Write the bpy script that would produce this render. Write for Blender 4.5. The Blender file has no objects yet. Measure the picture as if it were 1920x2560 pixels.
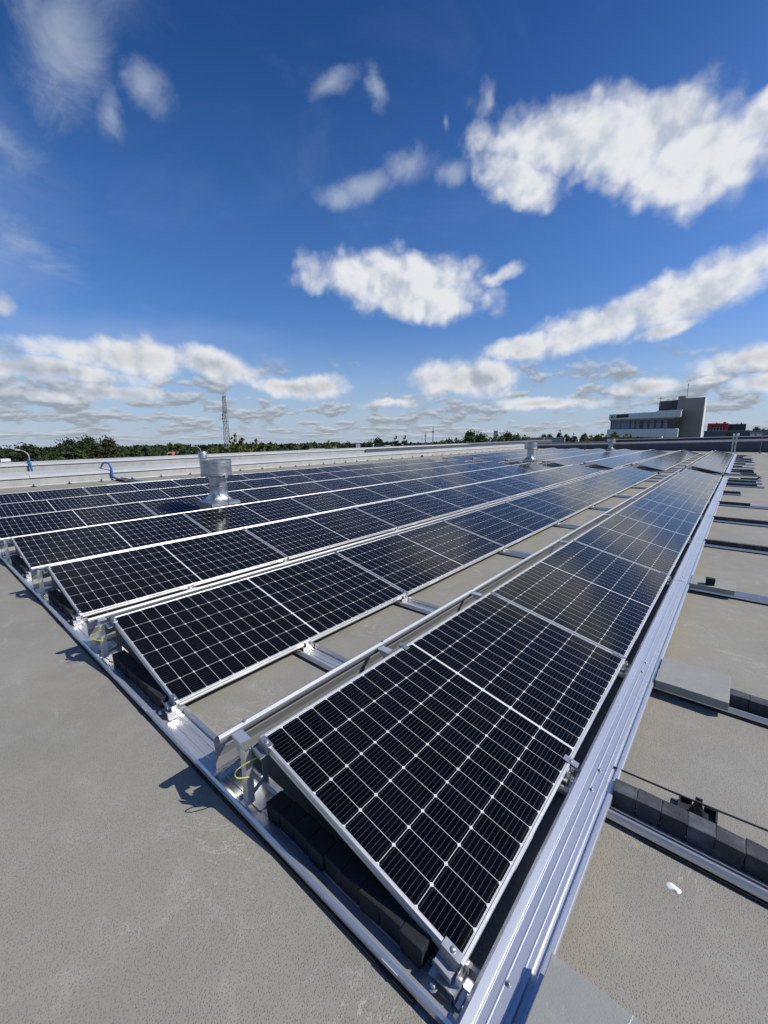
import bpy, bmesh, math, random
from mathutils import Vector, Matrix
R = math.radians
SC = bpy.context.scene
COL = SC.collection

# ------------------------------------------------------------------ camera, sky, sun, exposure
cam = bpy.data.cameras.new('camera')
cam.sensor_fit = 'HORIZONTAL'; cam.sensor_width = 36.0
cam.lens = 1042.66 / 1920 * 36
cam.clip_start = 0.05; cam.clip_end = 6000
camo = bpy.data.objects.new('camera', cam); COL.objects.link(camo)
r_, u_, f_ = (0.76163146, 0.64798176, -0.00609611), (-0.11476911, 0.14414526, 0.98287852), (-0.63776608, 0.74789156, -0.18415386)
camo.matrix_world = Matrix(((r_[0], u_[0], -f_[0], 1.3967), (r_[1], u_[1], -f_[1], -0.82836), (r_[2], u_[2], -f_[2], 1.5462), (0, 0, 0, 1)))
SC.camera = camo
SC.view_settings.view_transform = 'Standard'; SC.view_settings.look = 'None'
SC.view_settings.gamma = 1; SC.view_settings.exposure = 0.0; SC.view_settings.use_curve_mapping = False
SUN_AZ, SUN_EL, SUN_POWER, SKY_STRENGTH = 58.0, 43.0, 4.8, 0.075

sun = bpy.data.lights.new('sun', 'SUN'); sun.energy = SUN_POWER; sun.angle = R(0.5); sun.color = (1.0, 0.955, 0.89)
suno = bpy.data.objects.new('sun', sun); COL.objects.link(suno)
sd = Vector((math.sin(R(SUN_AZ)) * math.cos(R(SUN_EL)), math.cos(R(SUN_AZ)) * math.cos(R(SUN_EL)), math.sin(R(SUN_EL))))
suno.rotation_euler = sd.to_track_quat('Z', 'Y').to_euler(); suno.location = (10, 8, 20)


class NT:
    """small helper for writing node trees"""
    def __init__(s, tree):
        s.t = tree; s.n = tree.nodes; s.l = tree.links
    def put(s, sock, v):
        if isinstance(v, bpy.types.NodeSocket): s.l.new(v, sock)
        elif v is not None: sock.default_value = v
    def m(s, op, a, b=None, c=None, clamp=False):
        n = s.n.new('ShaderNodeMath'); n.operation = op; n.use_clamp = clamp
        for i, v in enumerate((a, b, c)): s.put(n.inputs[i], v)
        return n.outputs[0]
    def v(s, op, a, b=None, c=None, out=0):
        n = s.n.new('ShaderNodeVectorMath'); n.operation = op
        s.put(n.inputs[0], a); s.put(n.inputs[1], b)
        if c is not None: s.put(n.inputs[3] if op == 'SCALE' else n.inputs[2], c)
        return n.outputs['Value'] if op in ('LENGTH', 'DOT_PRODUCT', 'DISTANCE') else n.outputs[0]
    def noise(s, vec, scale, detail=4, rough=.5, dist=0, col=False):
        n = s.n.new('ShaderNodeTexNoise'); s.put(n.inputs['Vector'], vec); n.inputs['Scale'].default_value = scale
        n.inputs['Detail'].default_value = detail; n.inputs['Roughness'].default_value = rough; n.inputs['Distortion'].default_value = dist
        return n.outputs['Color' if col else 'Fac']
    def mix(s, f, a, b, mode='MIX'):
        n = s.n.new('ShaderNodeMix'); n.data_type = 'RGBA'; n.blend_type = mode; n.clamp_result = False
        s.put(n.inputs[0], f); s.put(n.inputs[6], a); s.put(n.inputs[7], b)
        return n.outputs[2]
    def ss(s, x, lo, hi, a=0., b=1.):
        n = s.n.new('ShaderNodeMapRange'); n.interpolation_type = 'SMOOTHSTEP'
        s.put(n.inputs[0], x)
        for i, q in enumerate((lo, hi, a, b)): s.put(n.inputs[i + 1], q)
        return n.outputs[0]
    def sep(s, x):
        n = s.n.new('ShaderNodeSeparateXYZ'); s.put(n.inputs[0], x); return n.outputs
    def comb(s, x, y, z=0.):
        n = s.n.new('ShaderNodeCombineXYZ')
        for i, q in enumerate((x, y, z)): s.put(n.inputs[i], q)
        return n.outputs[0]
    def ramp(s, x, stops):
        n = s.n.new('ShaderNodeValToRGB'); s.put(n.inputs[0], x); e = n.color_ramp.elements
        while len(e) < len(stops): e.new(.5)
        for i, (p, c) in enumerate(stops): e[i].position = p; e[i].color = c if len(c) == 4 else (*c, 1)
        return n.outputs[0]


def xz_el(k, d): return k.m('MULTIPLY', k.m('ARCSINE', k.sep(d)[2]), 180 / math.pi)
def build_sky():
    w = bpy.data.worlds.new('World'); SC.world = w; w.use_nodes = True
    k = NT(w.node_tree); bg = k.n['Background']
    tc = k.n.new('ShaderNodeTexCoord').outputs['Generated']
    d = k.v('NORMALIZE', k.v('ADD', k.v('NORMALIZE', tc), (0, 0, .02)))
    sky = k.n.new('ShaderNodeTexSky'); sky.sky_type = 'NISHITA'; sky.sun_disc = False
    sky.sun_elevation = R(SUN_EL); sky.sun_rotation = R(SUN_AZ); sky.altitude = 50
    sky.air_density = 1.0; sky.dust_density = .6; sky.ozone_density = 2.6
    k.l.new(d, sky.inputs[0])
    hs = k.n.new('ShaderNodeHueSaturation'); hs.inputs['Saturation'].default_value = 1.28; hs.inputs['Value'].default_value = SKY_VAL
    k.l.new(sky.outputs[0], hs.inputs['Color'])
    base = k.v('MULTIPLY', hs.outputs[0], k.v('ADD', (1.38, 1.40, 1.74), k.v('SCALE', (-.66, -.50, -.46), None, k.ss(xz_el(k, d), 22, 44))))
    xyz = k.sep(d)
    az = k.m('MULTIPLY', k.m('ARCTAN2', xyz[0], xyz[1]), 180 / math.pi)
    el = k.m('MULTIPLY', k.m('ARCSINE', xyz[2]), 180 / math.pi)
    # warp the positions so that edges curl
    wn = k.noise(d, 10, 4, .6, col=True); wx = k.sep(wn)
    wl = k.noise(d, 3.5, 2, .5, col=True); wlx = k.sep(wl)
    azw = k.m('ADD', az, k.m('ADD', k.m('MULTIPLY', k.m('SUBTRACT', wx[0], .5), 3.4), k.m('MULTIPLY', k.m('SUBTRACT', wlx[0], .5), 1.6)))
    elw = k.m('ADD', el, k.m('ADD', k.m('MULTIPLY', k.m('SUBTRACT', wx[1], .5), 2.2), k.m('MULTIPLY', k.m('SUBTRACT', wlx[1], .5), 1.2)))
    p = k.comb(azw, elw, 0.)
    def field(items):
        f = None
        for (a0, e0, A, B, ang, wt) in items:
            mp = k.n.new('ShaderNodeMapping'); mp.vector_type = 'TEXTURE'
            k.l.new(p, mp.inputs['Vector'])
            mp.inputs['Location'].default_value = (a0, e0, 0)
            mp.inputs['Rotation'].default_value = (0, 0, R(ang))
            kk = math.cos(R(e0))
            mp.inputs['Scale'].default_value = (A / kk, B, 1)
            x = k.m('SUBTRACT', wt, k.v('LENGTH', mp.outputs[0]))
            f = x if f is None else k.m('MAXIMUM', f, x)
        return f
    fluffy = [(-16.2, 29.5, 9.7, 3.4, -8.6, 1.12), (-23.8, 27.6, 5.6, 2.1, -17.1, 1), (-6.4, 26.2, 5.4, 3.7, -4.7, 1.1), (-9.5, 30.2, 5.4, 1.7, -18.4, 1), (-1, 28, 5, 2.4, 10, .9),
              (-37.9, 19.4, 10.4, 3.0, -3.1, 1.1), (-36.7, 17.4, 6.5, 2.2, -2.3, 1.15), (-26.5, 19.3, 3.8, 1.3, 12, .8),
              (-6.0, 15.2, 8.4, 2.6, 15, 1), (-16.1, 13.0, 8.1, 2.1, 14, 1), (-23.4, 11.3, 4.2, 1.3, 2, 1), (-7.9, 12.2, 3.2, .9, 17, .9), (3, 18.0, 7, 2.6, 17, 1),
              (-30.1, 8.0, 7.9, 2.3, -2.4, 1), (-0.6, 8.5, 5.0, 1.3, 5, 1), (-9.5, 6.2, 4.2, 1.0, 0, .95), (-3.3, 6.6, 1.6, .6, 0, .9), (1.5, 5.9, 4, 1.0, 0, .95),
              (-69.5, 9.9, 8.7, 1.8, -2, 1), (-60.5, 9.0, 7.5, 1.8, -14, 1), (-53.4, 7.3, 6.0, 1.5, -5, 1), (-78.4, 7.9, 8.0, 1.3, -2.6, .95), (-48.2, 7.3, 3.6, 1.5, 0, .95),
              (-73.5, 6.0, 5.6, 1.2, -3.4, .95), (-80.4, 13.2, 1.6, 1.6, 0, .6), (-40, 5.0, 5, .8, 0, .8), (-20, 5.0, 7, .9, 0, .85), (-79, 5.4, 5, .9, 0, .9),
              (-120, 24, 16, 5, 5, 1), (150, 20, 18, 6, -5, 1), (100, 34, 12, 5, 0, .8), (60, 14, 14, 3.5, 0, .9), (-160, 12, 15, 3, 0, .9), (25, 24, 9, 4, 0, .8)]
    wispy = [(-73.3, 34.4, 3.4, 5.2, -35, 1), (-76.5, 38.5, 5, 3.2, 0, 1), (-69.6, 30.8, 1.6, 2.2, 20, .9), (-66.3, 33.2, 2.0, 2.0, 14.6, .95), (-46.3, 36.2, 2.7, 1.0, 15.9, 1), (-41.3, 36.0, 1.0, 1.9, 10, .95),
             (-37.3, 29.9, 2.9, 1.5, 4.9, 1.05), (-42.6, 28.4, 3.4, 1.3, 10, 1.05), (-46.0, 27.2, 2.0, 1.2, 0, 1), (-32.1, 29.2, 1.5, 1.1, 2.7, .95),
             (-56, 43, 2.6, 1.2, 15, .7), (-12.5, 41, 3.4, 1.4, 40, .6), (-7, 43, 3.0, 1.4, 30, .6), (-33, 33, .6, 1.0, 0, .7), (-26, 15.6, 1.5, 1, 0, .6), (-80, 27, 9, 3, -30, .5), (-78, 19, 9, 4, -20, .45)]
    def billow(v):
        out = None
        for sc_, wt in ((13, .55), (29, .27)):
            vo = k.n.new('ShaderNodeTexVoronoi'); vo.feature = 'F1'; vo.inputs['Scale'].default_value = sc_
            k.l.new(v, vo.inputs['Vector']); q = k.m('MULTIPLY', k.m('SUBTRACT', .52, vo.outputs['Distance']), wt)
            out = q if out is None else k.m('ADD', out, q)
        return out
    def puff(v):
        vv = k.v('ADD', v, k.v('SCALE', k.v('SUBTRACT', k.noise(v, 24, 2, .6, col=True), (.5, .5, .5)), None, .045))
        n = k.m('MULTIPLY', k.m('SUBTRACT', k.noise(v, 9.5, 7, .54, .3), .5), 1.25)
        return k.m('ADD', n, billow(vv))
    fine = k.m('MULTIPLY', k.m('SUBTRACT', k.noise(d, 40, 5, .6), .5), .24)
    pf = puff(d); ps = puff(k.v('ADD', d, (sd[0] * .022, sd[1] * .022, sd[2] * .026)))
    fb = k.m('ADD', field(fluffy), .20)
    ff = k.m('ADD', k.m('ADD', fb, fine), pf)
    fw = k.m('ADD', field(wispy), k.m('ADD', k.m('MULTIPLY', k.m('SUBTRACT', k.noise(k.v('MULTIPLY', d, (1, 1, 1.5)), 8, 9, .64, .7), .5), 2.1), fine))
    dens_f = k.m('MULTIPLY', k.ss(ff, -.06, .72), .985)
    dens_w = k.ss(fw, -.25, 1.15, 0., .60)
    # low stratocumulus towards the horizon: rows of flat clouds getting thinner with distance
    le = k.m('LOGARITHM', k.m('MAXIMUM', k.m('ADD', el, 1.6), .3), math.e)
    def low(dz):
        v = k.comb(k.m('MULTIPLY', az, .26), k.m('ADD', k.m('MULTIPLY', le, 4.2), dz), 1.7)
        return k.noise(v, 1.0, 6, .52, .0)
    ln = low(0.); lu = low(.22)
    cov = k.m('ADD', k.ss(el, 10.5, 2.0, -.03, .075), k.m('MULTIPLY', k.m('SUBTRACT', k.noise(k.comb(k.m('MULTIPLY', az, .04), k.m('MULTIPLY', el, .10), 4.), 1., 2, .5), .5), .25))
    dens_l = k.m('MULTIPLY', k.ss(k.m('ADD', ln, cov), .515, .60), k.ss(el, 11.5, 7.5, 0., .85))
    dens_l = k.m('MULTIPLY', dens_l, k.ss(el, -.3, 1.6, .25, 1.))
    # high thin veil
    veil = k.m('MULTIPLY', k.ss(k.noise(k.v('MULTIPLY', d, (1, 1, 2.2)), 2.6, 6, .6, .8), .50, .85), .13)
    thin = k.ss(k.m('ADD', field([(-88, 27, 18, 9, -25, 1), (-84, 18, 12, 5, -20, 1), (-70, 12, 30, 4, 0, .8), (-3, 42, 12, 6, 0, .7), (-74, 40, 12, 6, 0, .9)]), k.m('MULTIPLY', k.m('SUBTRACT', k.noise(k.v('MULTIPLY', d, (1, 1, 3)), 4, 7, .65, 1.), .5), 1.1)), 0., 1.1, 0., .30)
    veil = k.m('MAXIMUM', veil, thin)
    # shading: lit towards the sun, greyer where thick and at the base
    lit = k.ss(k.m('SUBTRACT', pf, ps), -.30, .16)
    thick = k.ss(ff, .35, 1.35)
    lowgrey = k.ss(el, 16, 5, 0., 1.)
    g = k.m('ADD', .57, k.m('MULTIPLY', lit, .25))
    g = k.m('SUBTRACT', g, k.m('MULTIPLY', thick, k.m('ADD', .02, k.m('MULTIPLY', lowgrey, .22))))
    def cloudcol(val, tint):
        return k.v('SCALE', tint, None, k.m('DIVIDE', val, SKY_STRENGTH))
    c1 = cloudcol(g, k.mix(lit, (.90, .99, 1.16, 1), (.985, 1.0, 1.04, 1)))
    glay = k.m('ADD', k.ss(k.m('SUBTRACT', ln, lu), -.06, .13, .33, .60), k.ss(el, 3.5, 0., 0., .02))
    c2 = cloudcol(glay, (.90, 1.0, 1.14))
    haze = tuple(x / SKY_STRENGTH for x in (.39, .505, .66)) + (1,)
    col = k.mix(k.ss(el, 15., -1., 0., .80), base, haze)
    white = tuple(x / SKY_STRENGTH for x in (.42, .50, .72)) + (1,)
    col = k.mix(veil, col, white)
    col = k.mix(dens_w, col, cloudcol(.58, (.86, .97, 1.16)))
    col = k.mix(dens_l, col, c2)
    col = k.mix(dens_f, col, c1)
    k.l.new(col, bg.inputs['Color']); bg.inputs['Strength'].default_value = SKY_STRENGTH
    w.cycles.sampling_method = 'MANUAL'; w.cycles.sample_map_resolution = 1024

SKY_VAL = 0.95
build_sky()
SC.cycles.max_bounces = 8; SC.cycles.glossy_bounces = 4; SC.cycles.diffuse_bounces = 3
SC.cycles.caustics_reflective = False; SC.cycles.caustics_refractive = False
SC.cycles.sample_clamp_indirect = 6

# ------------------------------------------------------------------ materials
MATS = {}
def mat(name, color=(.5, .5, .5), rough=.5, metal=0., build=None, spec=.5):
    if name in MATS: return MATS[name]
    m = bpy.data.materials.new(name); m.use_nodes = True
    k = NT(m.node_tree); b = k.n['Principled BSDF']
    b.inputs['Base Color'].default_value = (*color, 1); b.inputs['Roughness'].default_value = rough; b.inputs['Metallic'].default_value = metal
    b.inputs['Specular IOR Level'].default_value = spec
    if build: build(k, b)
    MATS[name] = m
    return m
def obj_coord(k): return k.n.new('ShaderNodeTexCoord').outputs['Object']
def world_coord(k): return k.n.new('ShaderNodeNewGeometry').outputs['Position']
def rnd(k): return k.n.new('ShaderNodeObjectInfo').outputs['Random']
def bump(k, b, h, dist, strength=1.):
    n = k.n.new('ShaderNodeBump'); n.inputs['Strength'].default_value = strength; n.inputs['Distance'].default_value = dist
    k.l.new(h, n.inputs['Height']); k.l.new(n.outputs[0], b.inputs['Normal'])

def metal_build(base, rough, dirt=.12, streak=(1, 1, 1), bmp=.0006, world=False):
    def f(k, b):
        p = k.v('MULTIPLY', world_coord(k) if world else obj_coord(k), streak)
        n = k.noise(p, 9, 6, .65); n2 = k.noise(p, 60, 4, .6); n3 = k.noise(p, 2.3, 3, .5)
        c = k.mix(k.ss(n, .35, .75), (*base, 1), (*[x * (1 - dirt * 1.6) for x in base], 1))
        k.l.new(c, b.inputs['Base Color'])
        k.l.new(k.m('ADD', rough, k.m('ADD', k.m('MULTIPLY', k.m('SUBTRACT', n2, .5), .16), k.m('MULTIPLY', k.m('SUBTRACT', n3, .5), .2))), b.inputs['Roughness'])
        if bmp: bump(k, b, n3, bmp * 5, .15)
    return f
aluminium = mat('aluminium', metal=.72, build=metal_build((.78, .78, .77), .36))
rail_alu = mat('rail_aluminium', metal=.68, build=metal_build((.70, .70, .69), .30, .16, (.12, 4, 4)))
anod = mat('anodised_frame', metal=.72, build=metal_build((.82, .82, .81), .40, .06))
galv = mat('galvanised_steel', metal=.85, build=metal_build((.50, .525, .545), .38, .26, (1, 1, 1), .0002))
steel_dark = mat('weathered_steel', metal=.9, build=metal_build((.34, .36, .38), .45, .3))

def plate_build(k, b):
    p = obj_coord(k)
    n = k.noise(k.v('MULTIPLY', p, (20, .7, 20)), 1.6, 5, .6); n2 = k.noise(p, 34, 6, .7); n3 = k.noise(p, 1.1, 3, .5)
    c = k.mix(k.ss(n2, .4, .75), (.66, .69, .74, 1), (.57, .60, .65, 1))
    k.l.new(c, b.inputs['Base Color'])
    k.l.new(k.m('ADD', .36, k.m('ADD', k.m('MULTIPLY', k.m('SUBTRACT', n, .5), .16), k.m('MULTIPLY', k.m('SUBTRACT', n2, .5), .12))), b.inputs['Roughness'])
    bump(k, b, n3, .003, .15)
plate_m = mat('deflector_sheet', metal=.72, build=plate_build)
rear_m = mat('rear_sheet', metal=.80, build=metal_build((.58, .59, .60), .46, .1, (6, .3, 6)))

def roof_build(k, b):
    p = world_coord(k)
    # embossed membrane: staggered small dimples
    vo = k.n.new('ShaderNodeTexVoronoi'); vo.inputs['Scale'].default_value = 172; vo.inputs['Randomness'].default_value = .85
    k.l.new(p, vo.inputs['Vector']); cell = vo.outputs['Distance']
    xyz = k.sep(p)
    n1 = k.noise(p, 1.1, 6, .6, .4); n2 = k.noise(p, 5.5, 6, .65, .3); n3 = k.noise(p, 240, 3, .6); n4 = k.noise(p, .28, 3, .5)
    c = k.mix(k.ss(n1, .30, .70), (.228, .222, .192, 1), (.272, .264, .229, 1))
    c = k.mix(k.ss(n4, .40, .66, 0., .75), c, (.262, .250, .200, 1))
    c = k.mix(k.ss(n2, .45, .75, 0., .45), c, (.315, .308, .268, 1))
    # ochre tint beside the plate where rain runs off
    ed = k.m('ABSOLUTE', k.m('SUBTRACT', k.m('SUBTRACT', xyz[0], 1.21), k.m('MULTIPLY', k.m('SUBTRACT', n2, .5), .18)))
    c = k.mix(k.m('MULTIPLY', k.ss(ed, .11, .0), k.ss(n1, .35, .65, .1, .55)), c, (.31, .268, .175, 1))
    # scuffs and chalky scratches
    sc = k.noise(k.v('MULTIPLY', p, (1, 1, 1)), 3.1, 7, .72, 1.6)
    scm = k.m('MULTIPLY', k.ss(k.m('ABSOLUTE', k.m('SUBTRACT', sc, .5)), .012, .0), k.ss(k.noise(p, 1.7, 3, .5), .50, .66, 0., .60))
    c = k.mix(scm, c, (.52, .50, .46, 1))
    st = k.noise(k.v('MULTIPLY', p, (1.2, 8.0, 1)), 1.4, 4, .6)
    c = k.mix(k.m('MULTIPLY', k.ss(st, .60, .78, 0., .55), k.ss(n1, .45, .65)), c, (.41, .395, .355, 1))
    dk = k.ss(k.noise(p, 2.1, 5, .62, .5), .62, .76, 0., .38)
    c = k.mix(dk, c, (.18, .172, .150, 1))
    # dried puddle rims and pale smears
    pr = k.noise(p, .75, 4, .55, .6)
    rim = k.m('MULTIPLY', k.ss(k.m('ABSOLUTE', k.m('SUBTRACT', pr, .56)), .014, .0), k.ss(n2, .35, .7, .0, .35))
    c = k.mix(k.m('MULTIPLY', rim, .6), c, (.42, .41, .365, 1))
    c = k.mix(k.ss(pr, .56, .60, 0., .22), c, (.195, .195, .168, 1))
    # fine speckle from the emboss
    c = k.mix(k.ss(cell, .50, .16, 0., .60), c, (.150, .142, .118, 1))
    c = k.mix(k.ss(n3, .45, .8, 0., .3), c, (.44, .42, .37, 1))
    k.l.new(c, b.inputs['Base Color'])
    h = k.m('ADD', k.ss(cell, .14, .50), k.m('MULTIPLY', n3, .7))
    h = k.m('ADD', h, k.m('MULTIPLY', n2, .6))
    bump(k, b, h, .0014, .55)
roof_m = mat('roof_membrane', rough=.75, build=roof_build, spec=.3)

def cell_build(k, b):
    xyz = k.sep(obj_coord(k)); v, u = xyz[0], xyz[1]
    P, Q = .0857, .1605
    au = k.m('SUBTRACT', k.m('ABSOLUTE', k.m('SUBTRACT', u, 1.047)), .006)
    tu = k.m('DIVIDE', au, P); du = k.m('MULTIPLY', k.m('ABSOLUTE', k.m('SUBTRACT', tu, k.m('ROUND', tu))), P)
    tv = k.m('DIVIDE', k.m('SUBTRACT', v, .4975), Q); dv = k.m('MULTIPLY', k.m('ABSOLUTE', k.m('SUBTRACT', tv, k.m('ROUND', tv))), Q)
    line = k.m('MAXIMUM', k.m('LESS_THAN', du, .0008), k.m('LESS_THAN', dv, .0009))
    dia = k.m('LESS_THAN', k.m('ADD', du, dv), .0084)
    white = k.m('MAXIMUM', line, dia)
    out = k.m('MAXIMUM', k.m('GREATER_THAN', tu, 12.02), k.m('MAXIMUM', k.m('GREATER_THAN', k.m('ABSOLUTE', tv), 3.01), k.m('LESS_THAN', au, 0.)))
    white = k.m('MAXIMUM', white, out)
    tb = k.m('FRACT', k.m('MULTIPLY', tv, 9.0)); bus = k.m('LESS_THAN', k.m('ABSOLUTE', k.m('SUBTRACT', tb, .5)), .022)
    # solder pads along each busbar
    pad = k.m('MULTIPLY', k.m('LESS_THAN', k.m('ABSOLUTE', k.m('SUBTRACT', tb, .5)), .045), k.m('LESS_THAN', k.m('ABSOLUTE', k.m('SUBTRACT', k.m('FRACT', k.m('MULTIPLY', tu, 5.0)),   .5)), .04))
    bus = k.m('MAXIMUM', k.m('MULTIPLY', bus, .28), k.m('MULTIPLY', pad, .38))
    # each cell a touch different
    cid = k.n.new('ShaderNodeTexWhiteNoise'); cid.noise_dimensions = '4D'
    k.l.new(k.comb(k.m('FLOOR', k.m('MULTIPLY', tu, .5)), k.m('FLOOR', tv), k.m('SIGN', k.m('SUBTRACT', u, 1.047))), cid.inputs['Vector']); k.l.new(rnd(k), cid.inputs['W'])
    dark = k.mix(cid.outputs['Value'], (.0012, .0014, .0026, 1), (.0024, .0027, .0050, 1))
    dark = k.mix(k.ss(rnd(k), .55, 1., 0., .75), dark, (.0028, .0026, .0034, 1))
    c = k.mix(bus, dark, (.30, .31, .33, 1))
    c = k.mix(white, c, (.60, .61, .62, 1))
    dust = k.ss(k.noise(k.v('ADD', obj_coord(k), k.comb(rnd(k), rnd(k), 0.)), 6, 6, .65), .35, .85, 0., .004)
    c = k.mix(dust, c, (.30, .29, .27, 1))
    low_dust = k.m('MULTIPLY', k.ss(k.m('SUBTRACT', v, k.m('MULTIPLY', k.noise(obj_coord(k), 9, 5, .6), .05)), .925, .975, 0., 1.), .035)
    c = k.mix(low_dust, c, (.30, .28, .24, 1))
    # light specks and droppings
    sp = k.ss(k.noise(k.v('ADD', obj_coord(k), k.comb(k.m('MULTIPLY', rnd(k), 30.), 0., 0.)), 30, 2, .5), .79, .82, 0., .3)
    c = k.mix(sp, c, (.35, .34, .32, 1))
    k.l.new(c, b.inputs['Base Color'])
    k.l.new(k.m('ADD', .085, k.m('MULTIPLY', k.noise(obj_coord(k), 3, 4, .6), .04)), b.inputs['Roughness'])
    b.inputs['IOR'].default_value = 1.25
    bump(k, b, k.noise(k.v('ADD', obj_coord(k), k.comb(k.m('MULTIPLY', rnd(k), 9.), 0., 0.)), 2.2, 2, .5), .0010, .4)
cell_m = mat('solar_cells_under_glass', build=cell_build)
back_m = mat('panel_backsheet', (.05, .05, .052), .6)  # white sheet given a dark colour, underside shade painted in
black_rubber = mat('black_rubber', (.016, .016, .017), .75)
black_plastic = mat('black_plastic', (.022, .022, .024), .5)

def paver_build(k, b):
    p = k.v('ADD', obj_coord(k), k.comb(k.m('MULTIPLY', rnd(k), 7.), k.m('MULTIPLY', rnd(k), 3.), 0.))
    n = k.noise(p, 30, 6, .65); n2 = k.noise(p, 300, 3, .6); n3 = k.noise(p, 9, 3, .5)
    c = k.mix(n, (.018, .021, .028, 1), (.050, .055, .066, 1))
    c = k.mix(k.ss(n3, .52, .75, 0., .7), c, (.105, .11, .12, 1))
    z = k.sep(obj_coord(k))[2]
    c = k.mix(k.ss(n2, .55, .8, 0., .35), c, (.16, .16, .17, 1))
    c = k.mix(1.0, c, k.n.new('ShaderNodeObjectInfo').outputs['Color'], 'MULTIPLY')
    k.l.new(c, b.inputs['Base Color']); bump(k, b, k.m('ADD', n, k.m('MULTIPLY', n2, .5)), .004, .9)
paver_m = mat('dark_concrete_block', rough=.85, build=paver_build)

def slab_build(k, b):
    p = k.v('ADD', obj_coord(k), k.comb(k.m('MULTIPLY', rnd(k), 7.), k.m('MULTIPLY', rnd(k), 3.), 0.))
    n = k.noise(p, 9, 7, .65, .5); n2 = k.noise(p, 260, 3, .6); sc = k.noise(p, 13, 5, .7, 2.2)
    c = k.mix(n, (.205, .213, .198, 1), (.305, .312, .290, 1))
    scm = k.m('MULTIPLY', k.ss(k.m('ABSOLUTE', k.m('SUBTRACT', sc, .5)), .010, .0), k.ss(k.noise(p, 7, 2, .5), .54, .68, 0., .8))
    c = k.mix(scm, c, (.50, .50, .48, 1))
    c = k.mix(k.ss(n2, .5, .8, 0., .3), c, (.15, .155, .14, 1))
    wpt = k.ss(k.noise(p, 34, 2, .5), .745, .77, 0., .8)
    c = k.mix(wpt, c, (.6, .6, .58, 1))
    k.l.new(c, b.inputs['Base Color']); bump(k, b, k.m('ADD', n, n2), .0012, .7)
slab_m = mat('grey_paving_slab', rough=.8, build=slab_build)
pale_slab_m = mat('pale_slab', (.50, .48, .42), .85)
crack_m = mat('chalk_crack', (.55, .55, .53), .9)

def parapet_build(c0, c1, scale=3.):
    def f(k, b):
        p = world_coord(k)
        n = k.noise(k.v('MULTIPLY', p, (1, 1, .35)), scale, 6, .65); n2 = k.noise(p, 60, 4, .6)
        c = k.mix(k.ss(n, .3, .7), (*c0, 1), (*c1, 1))
        c = k.mix(k.ss(n2, .45, .8, 0., .35), c, (*[x * .62 for x in c0], 1))
        k.l.new(c, b.inputs['Base Color']); bump(k, b, k.m('ADD', n, n2), .004, .5)
    return f
par_m = mat('parapet_membrane', rough=.75, build=parapet_build((.42, .42, .40), (.33, .335, .32)))
cap_m = mat('parapet_capping', rough=.45, build=parapet_build((.49, .495, .485), (.42, .425, .42), .8))
dark_par_m = mat('dark_membrane', rough=.8, build=parapet_build((.085, .095, .115), (.065, .073, .09)))
dark_cap_m = mat('dark_capping', rough=.6, build=parapet_build((.16, .165, .18), (.12, .125, .14)))
blue_m = mat('blue_hose', (.025, .13, .42), .45)
yg_m = mat('yellow_green_insulation', (.50, .54, .06), .4)
white_m = mat('white_paint', (.72, .72, .70), .5)
blob_m = mat('white_sealant', (.78, .79, .77), .6)
copper_m = mat('grey_wire', (.12, .12, .13), .45, .6)

# ------------------------------------------------------------------ mesh helpers
def box(bm, x0, x1, y0, y1, z0, z1):
    vs = [bm.verts.new((x, y, z)) for z in (z0, z1) for x, y in ((x0, y0), (x1, y0), (x1, y1), (x0, y1))]
    for f in ((3, 2, 1, 0), (4, 5, 6, 7), (0, 1, 5, 4), (1, 2, 6, 5), (2, 3, 7, 6), (3, 0, 4, 7)):
        bm.faces.new([vs[i] for i in f])
    return vs
def hexa(bm, pts):
    vs = [bm.verts.new(p) for p in pts]
    for f in ((3, 2, 1, 0), (4, 5, 6, 7), (0, 1, 5, 4), (1, 2, 6, 5), (2, 3, 7, 6), (3, 0, 4, 7)):
        bm.faces.new([vs[i] for i in f])
def strip_profile(pts, t):
    """closed outline of a bent sheet of thickness t following the 2D polyline pts"""
    n = len(pts); L = []; Rr = []
    for i, p in enumerate(pts):
        a = Vector(pts[max(i - 1, 0)]); c = Vector(pts[min(i + 1, n - 1)]); p = Vector(p)
        d1 = (p - a).normalized() if i > 0 else (c - p).normalized()
        d2 = (c - p).normalized() if i < n - 1 else d1
        n1 = Vector((-d1.y, d1.x)); n2 = Vector((-d2.y, d2.x)); nn = (n1 + n2)
        nn = nn.normalized() if nn.length > 1e-6 else n1
        s = 1 / max(.5, nn.dot(n1))
        L.append(p + nn * t * .5 * s); Rr.append(p - nn * t * .5 * s)
    return [tuple(q) for q in L + Rr[::-1]]
def extrude(bm, outline, axis, a, b, flip=False):
    """outline in the plane across axis: axis 'x' -> (y,z); axis 'y' -> (x,z); axis 'z' -> (x,y)"""
    def P(q, t):
        if axis == 'x': return (t, q[0], q[1])
        if axis == 'y': return (q[0], t, q[1])
        return (q[0], q[1], t)
    A = [bm.verts.new(P(q, a)) for q in outline]; B = [bm.verts.new(P(q, b)) for q in outline]
    n = len(outline)
    for i in range(n):
        j = (i + 1) % n; bm.faces.new((A[i], A[j], B[j], B[i]))
    return A, B
def sheet(bm, pts, t, axis, a, b):
    n = len(pts); o = strip_profile(pts, t)
    A, B = extrude(bm, o, axis, a, b)
    m = len(o)
    for V, fl in ((A, 0), (B, 1)):
        for i in range(n - 1):
            q = (V[i], V[i + 1], V[m - 2 - i], V[m - 1 - i])
            bm.faces.new(q if fl else q[::-1])
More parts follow.
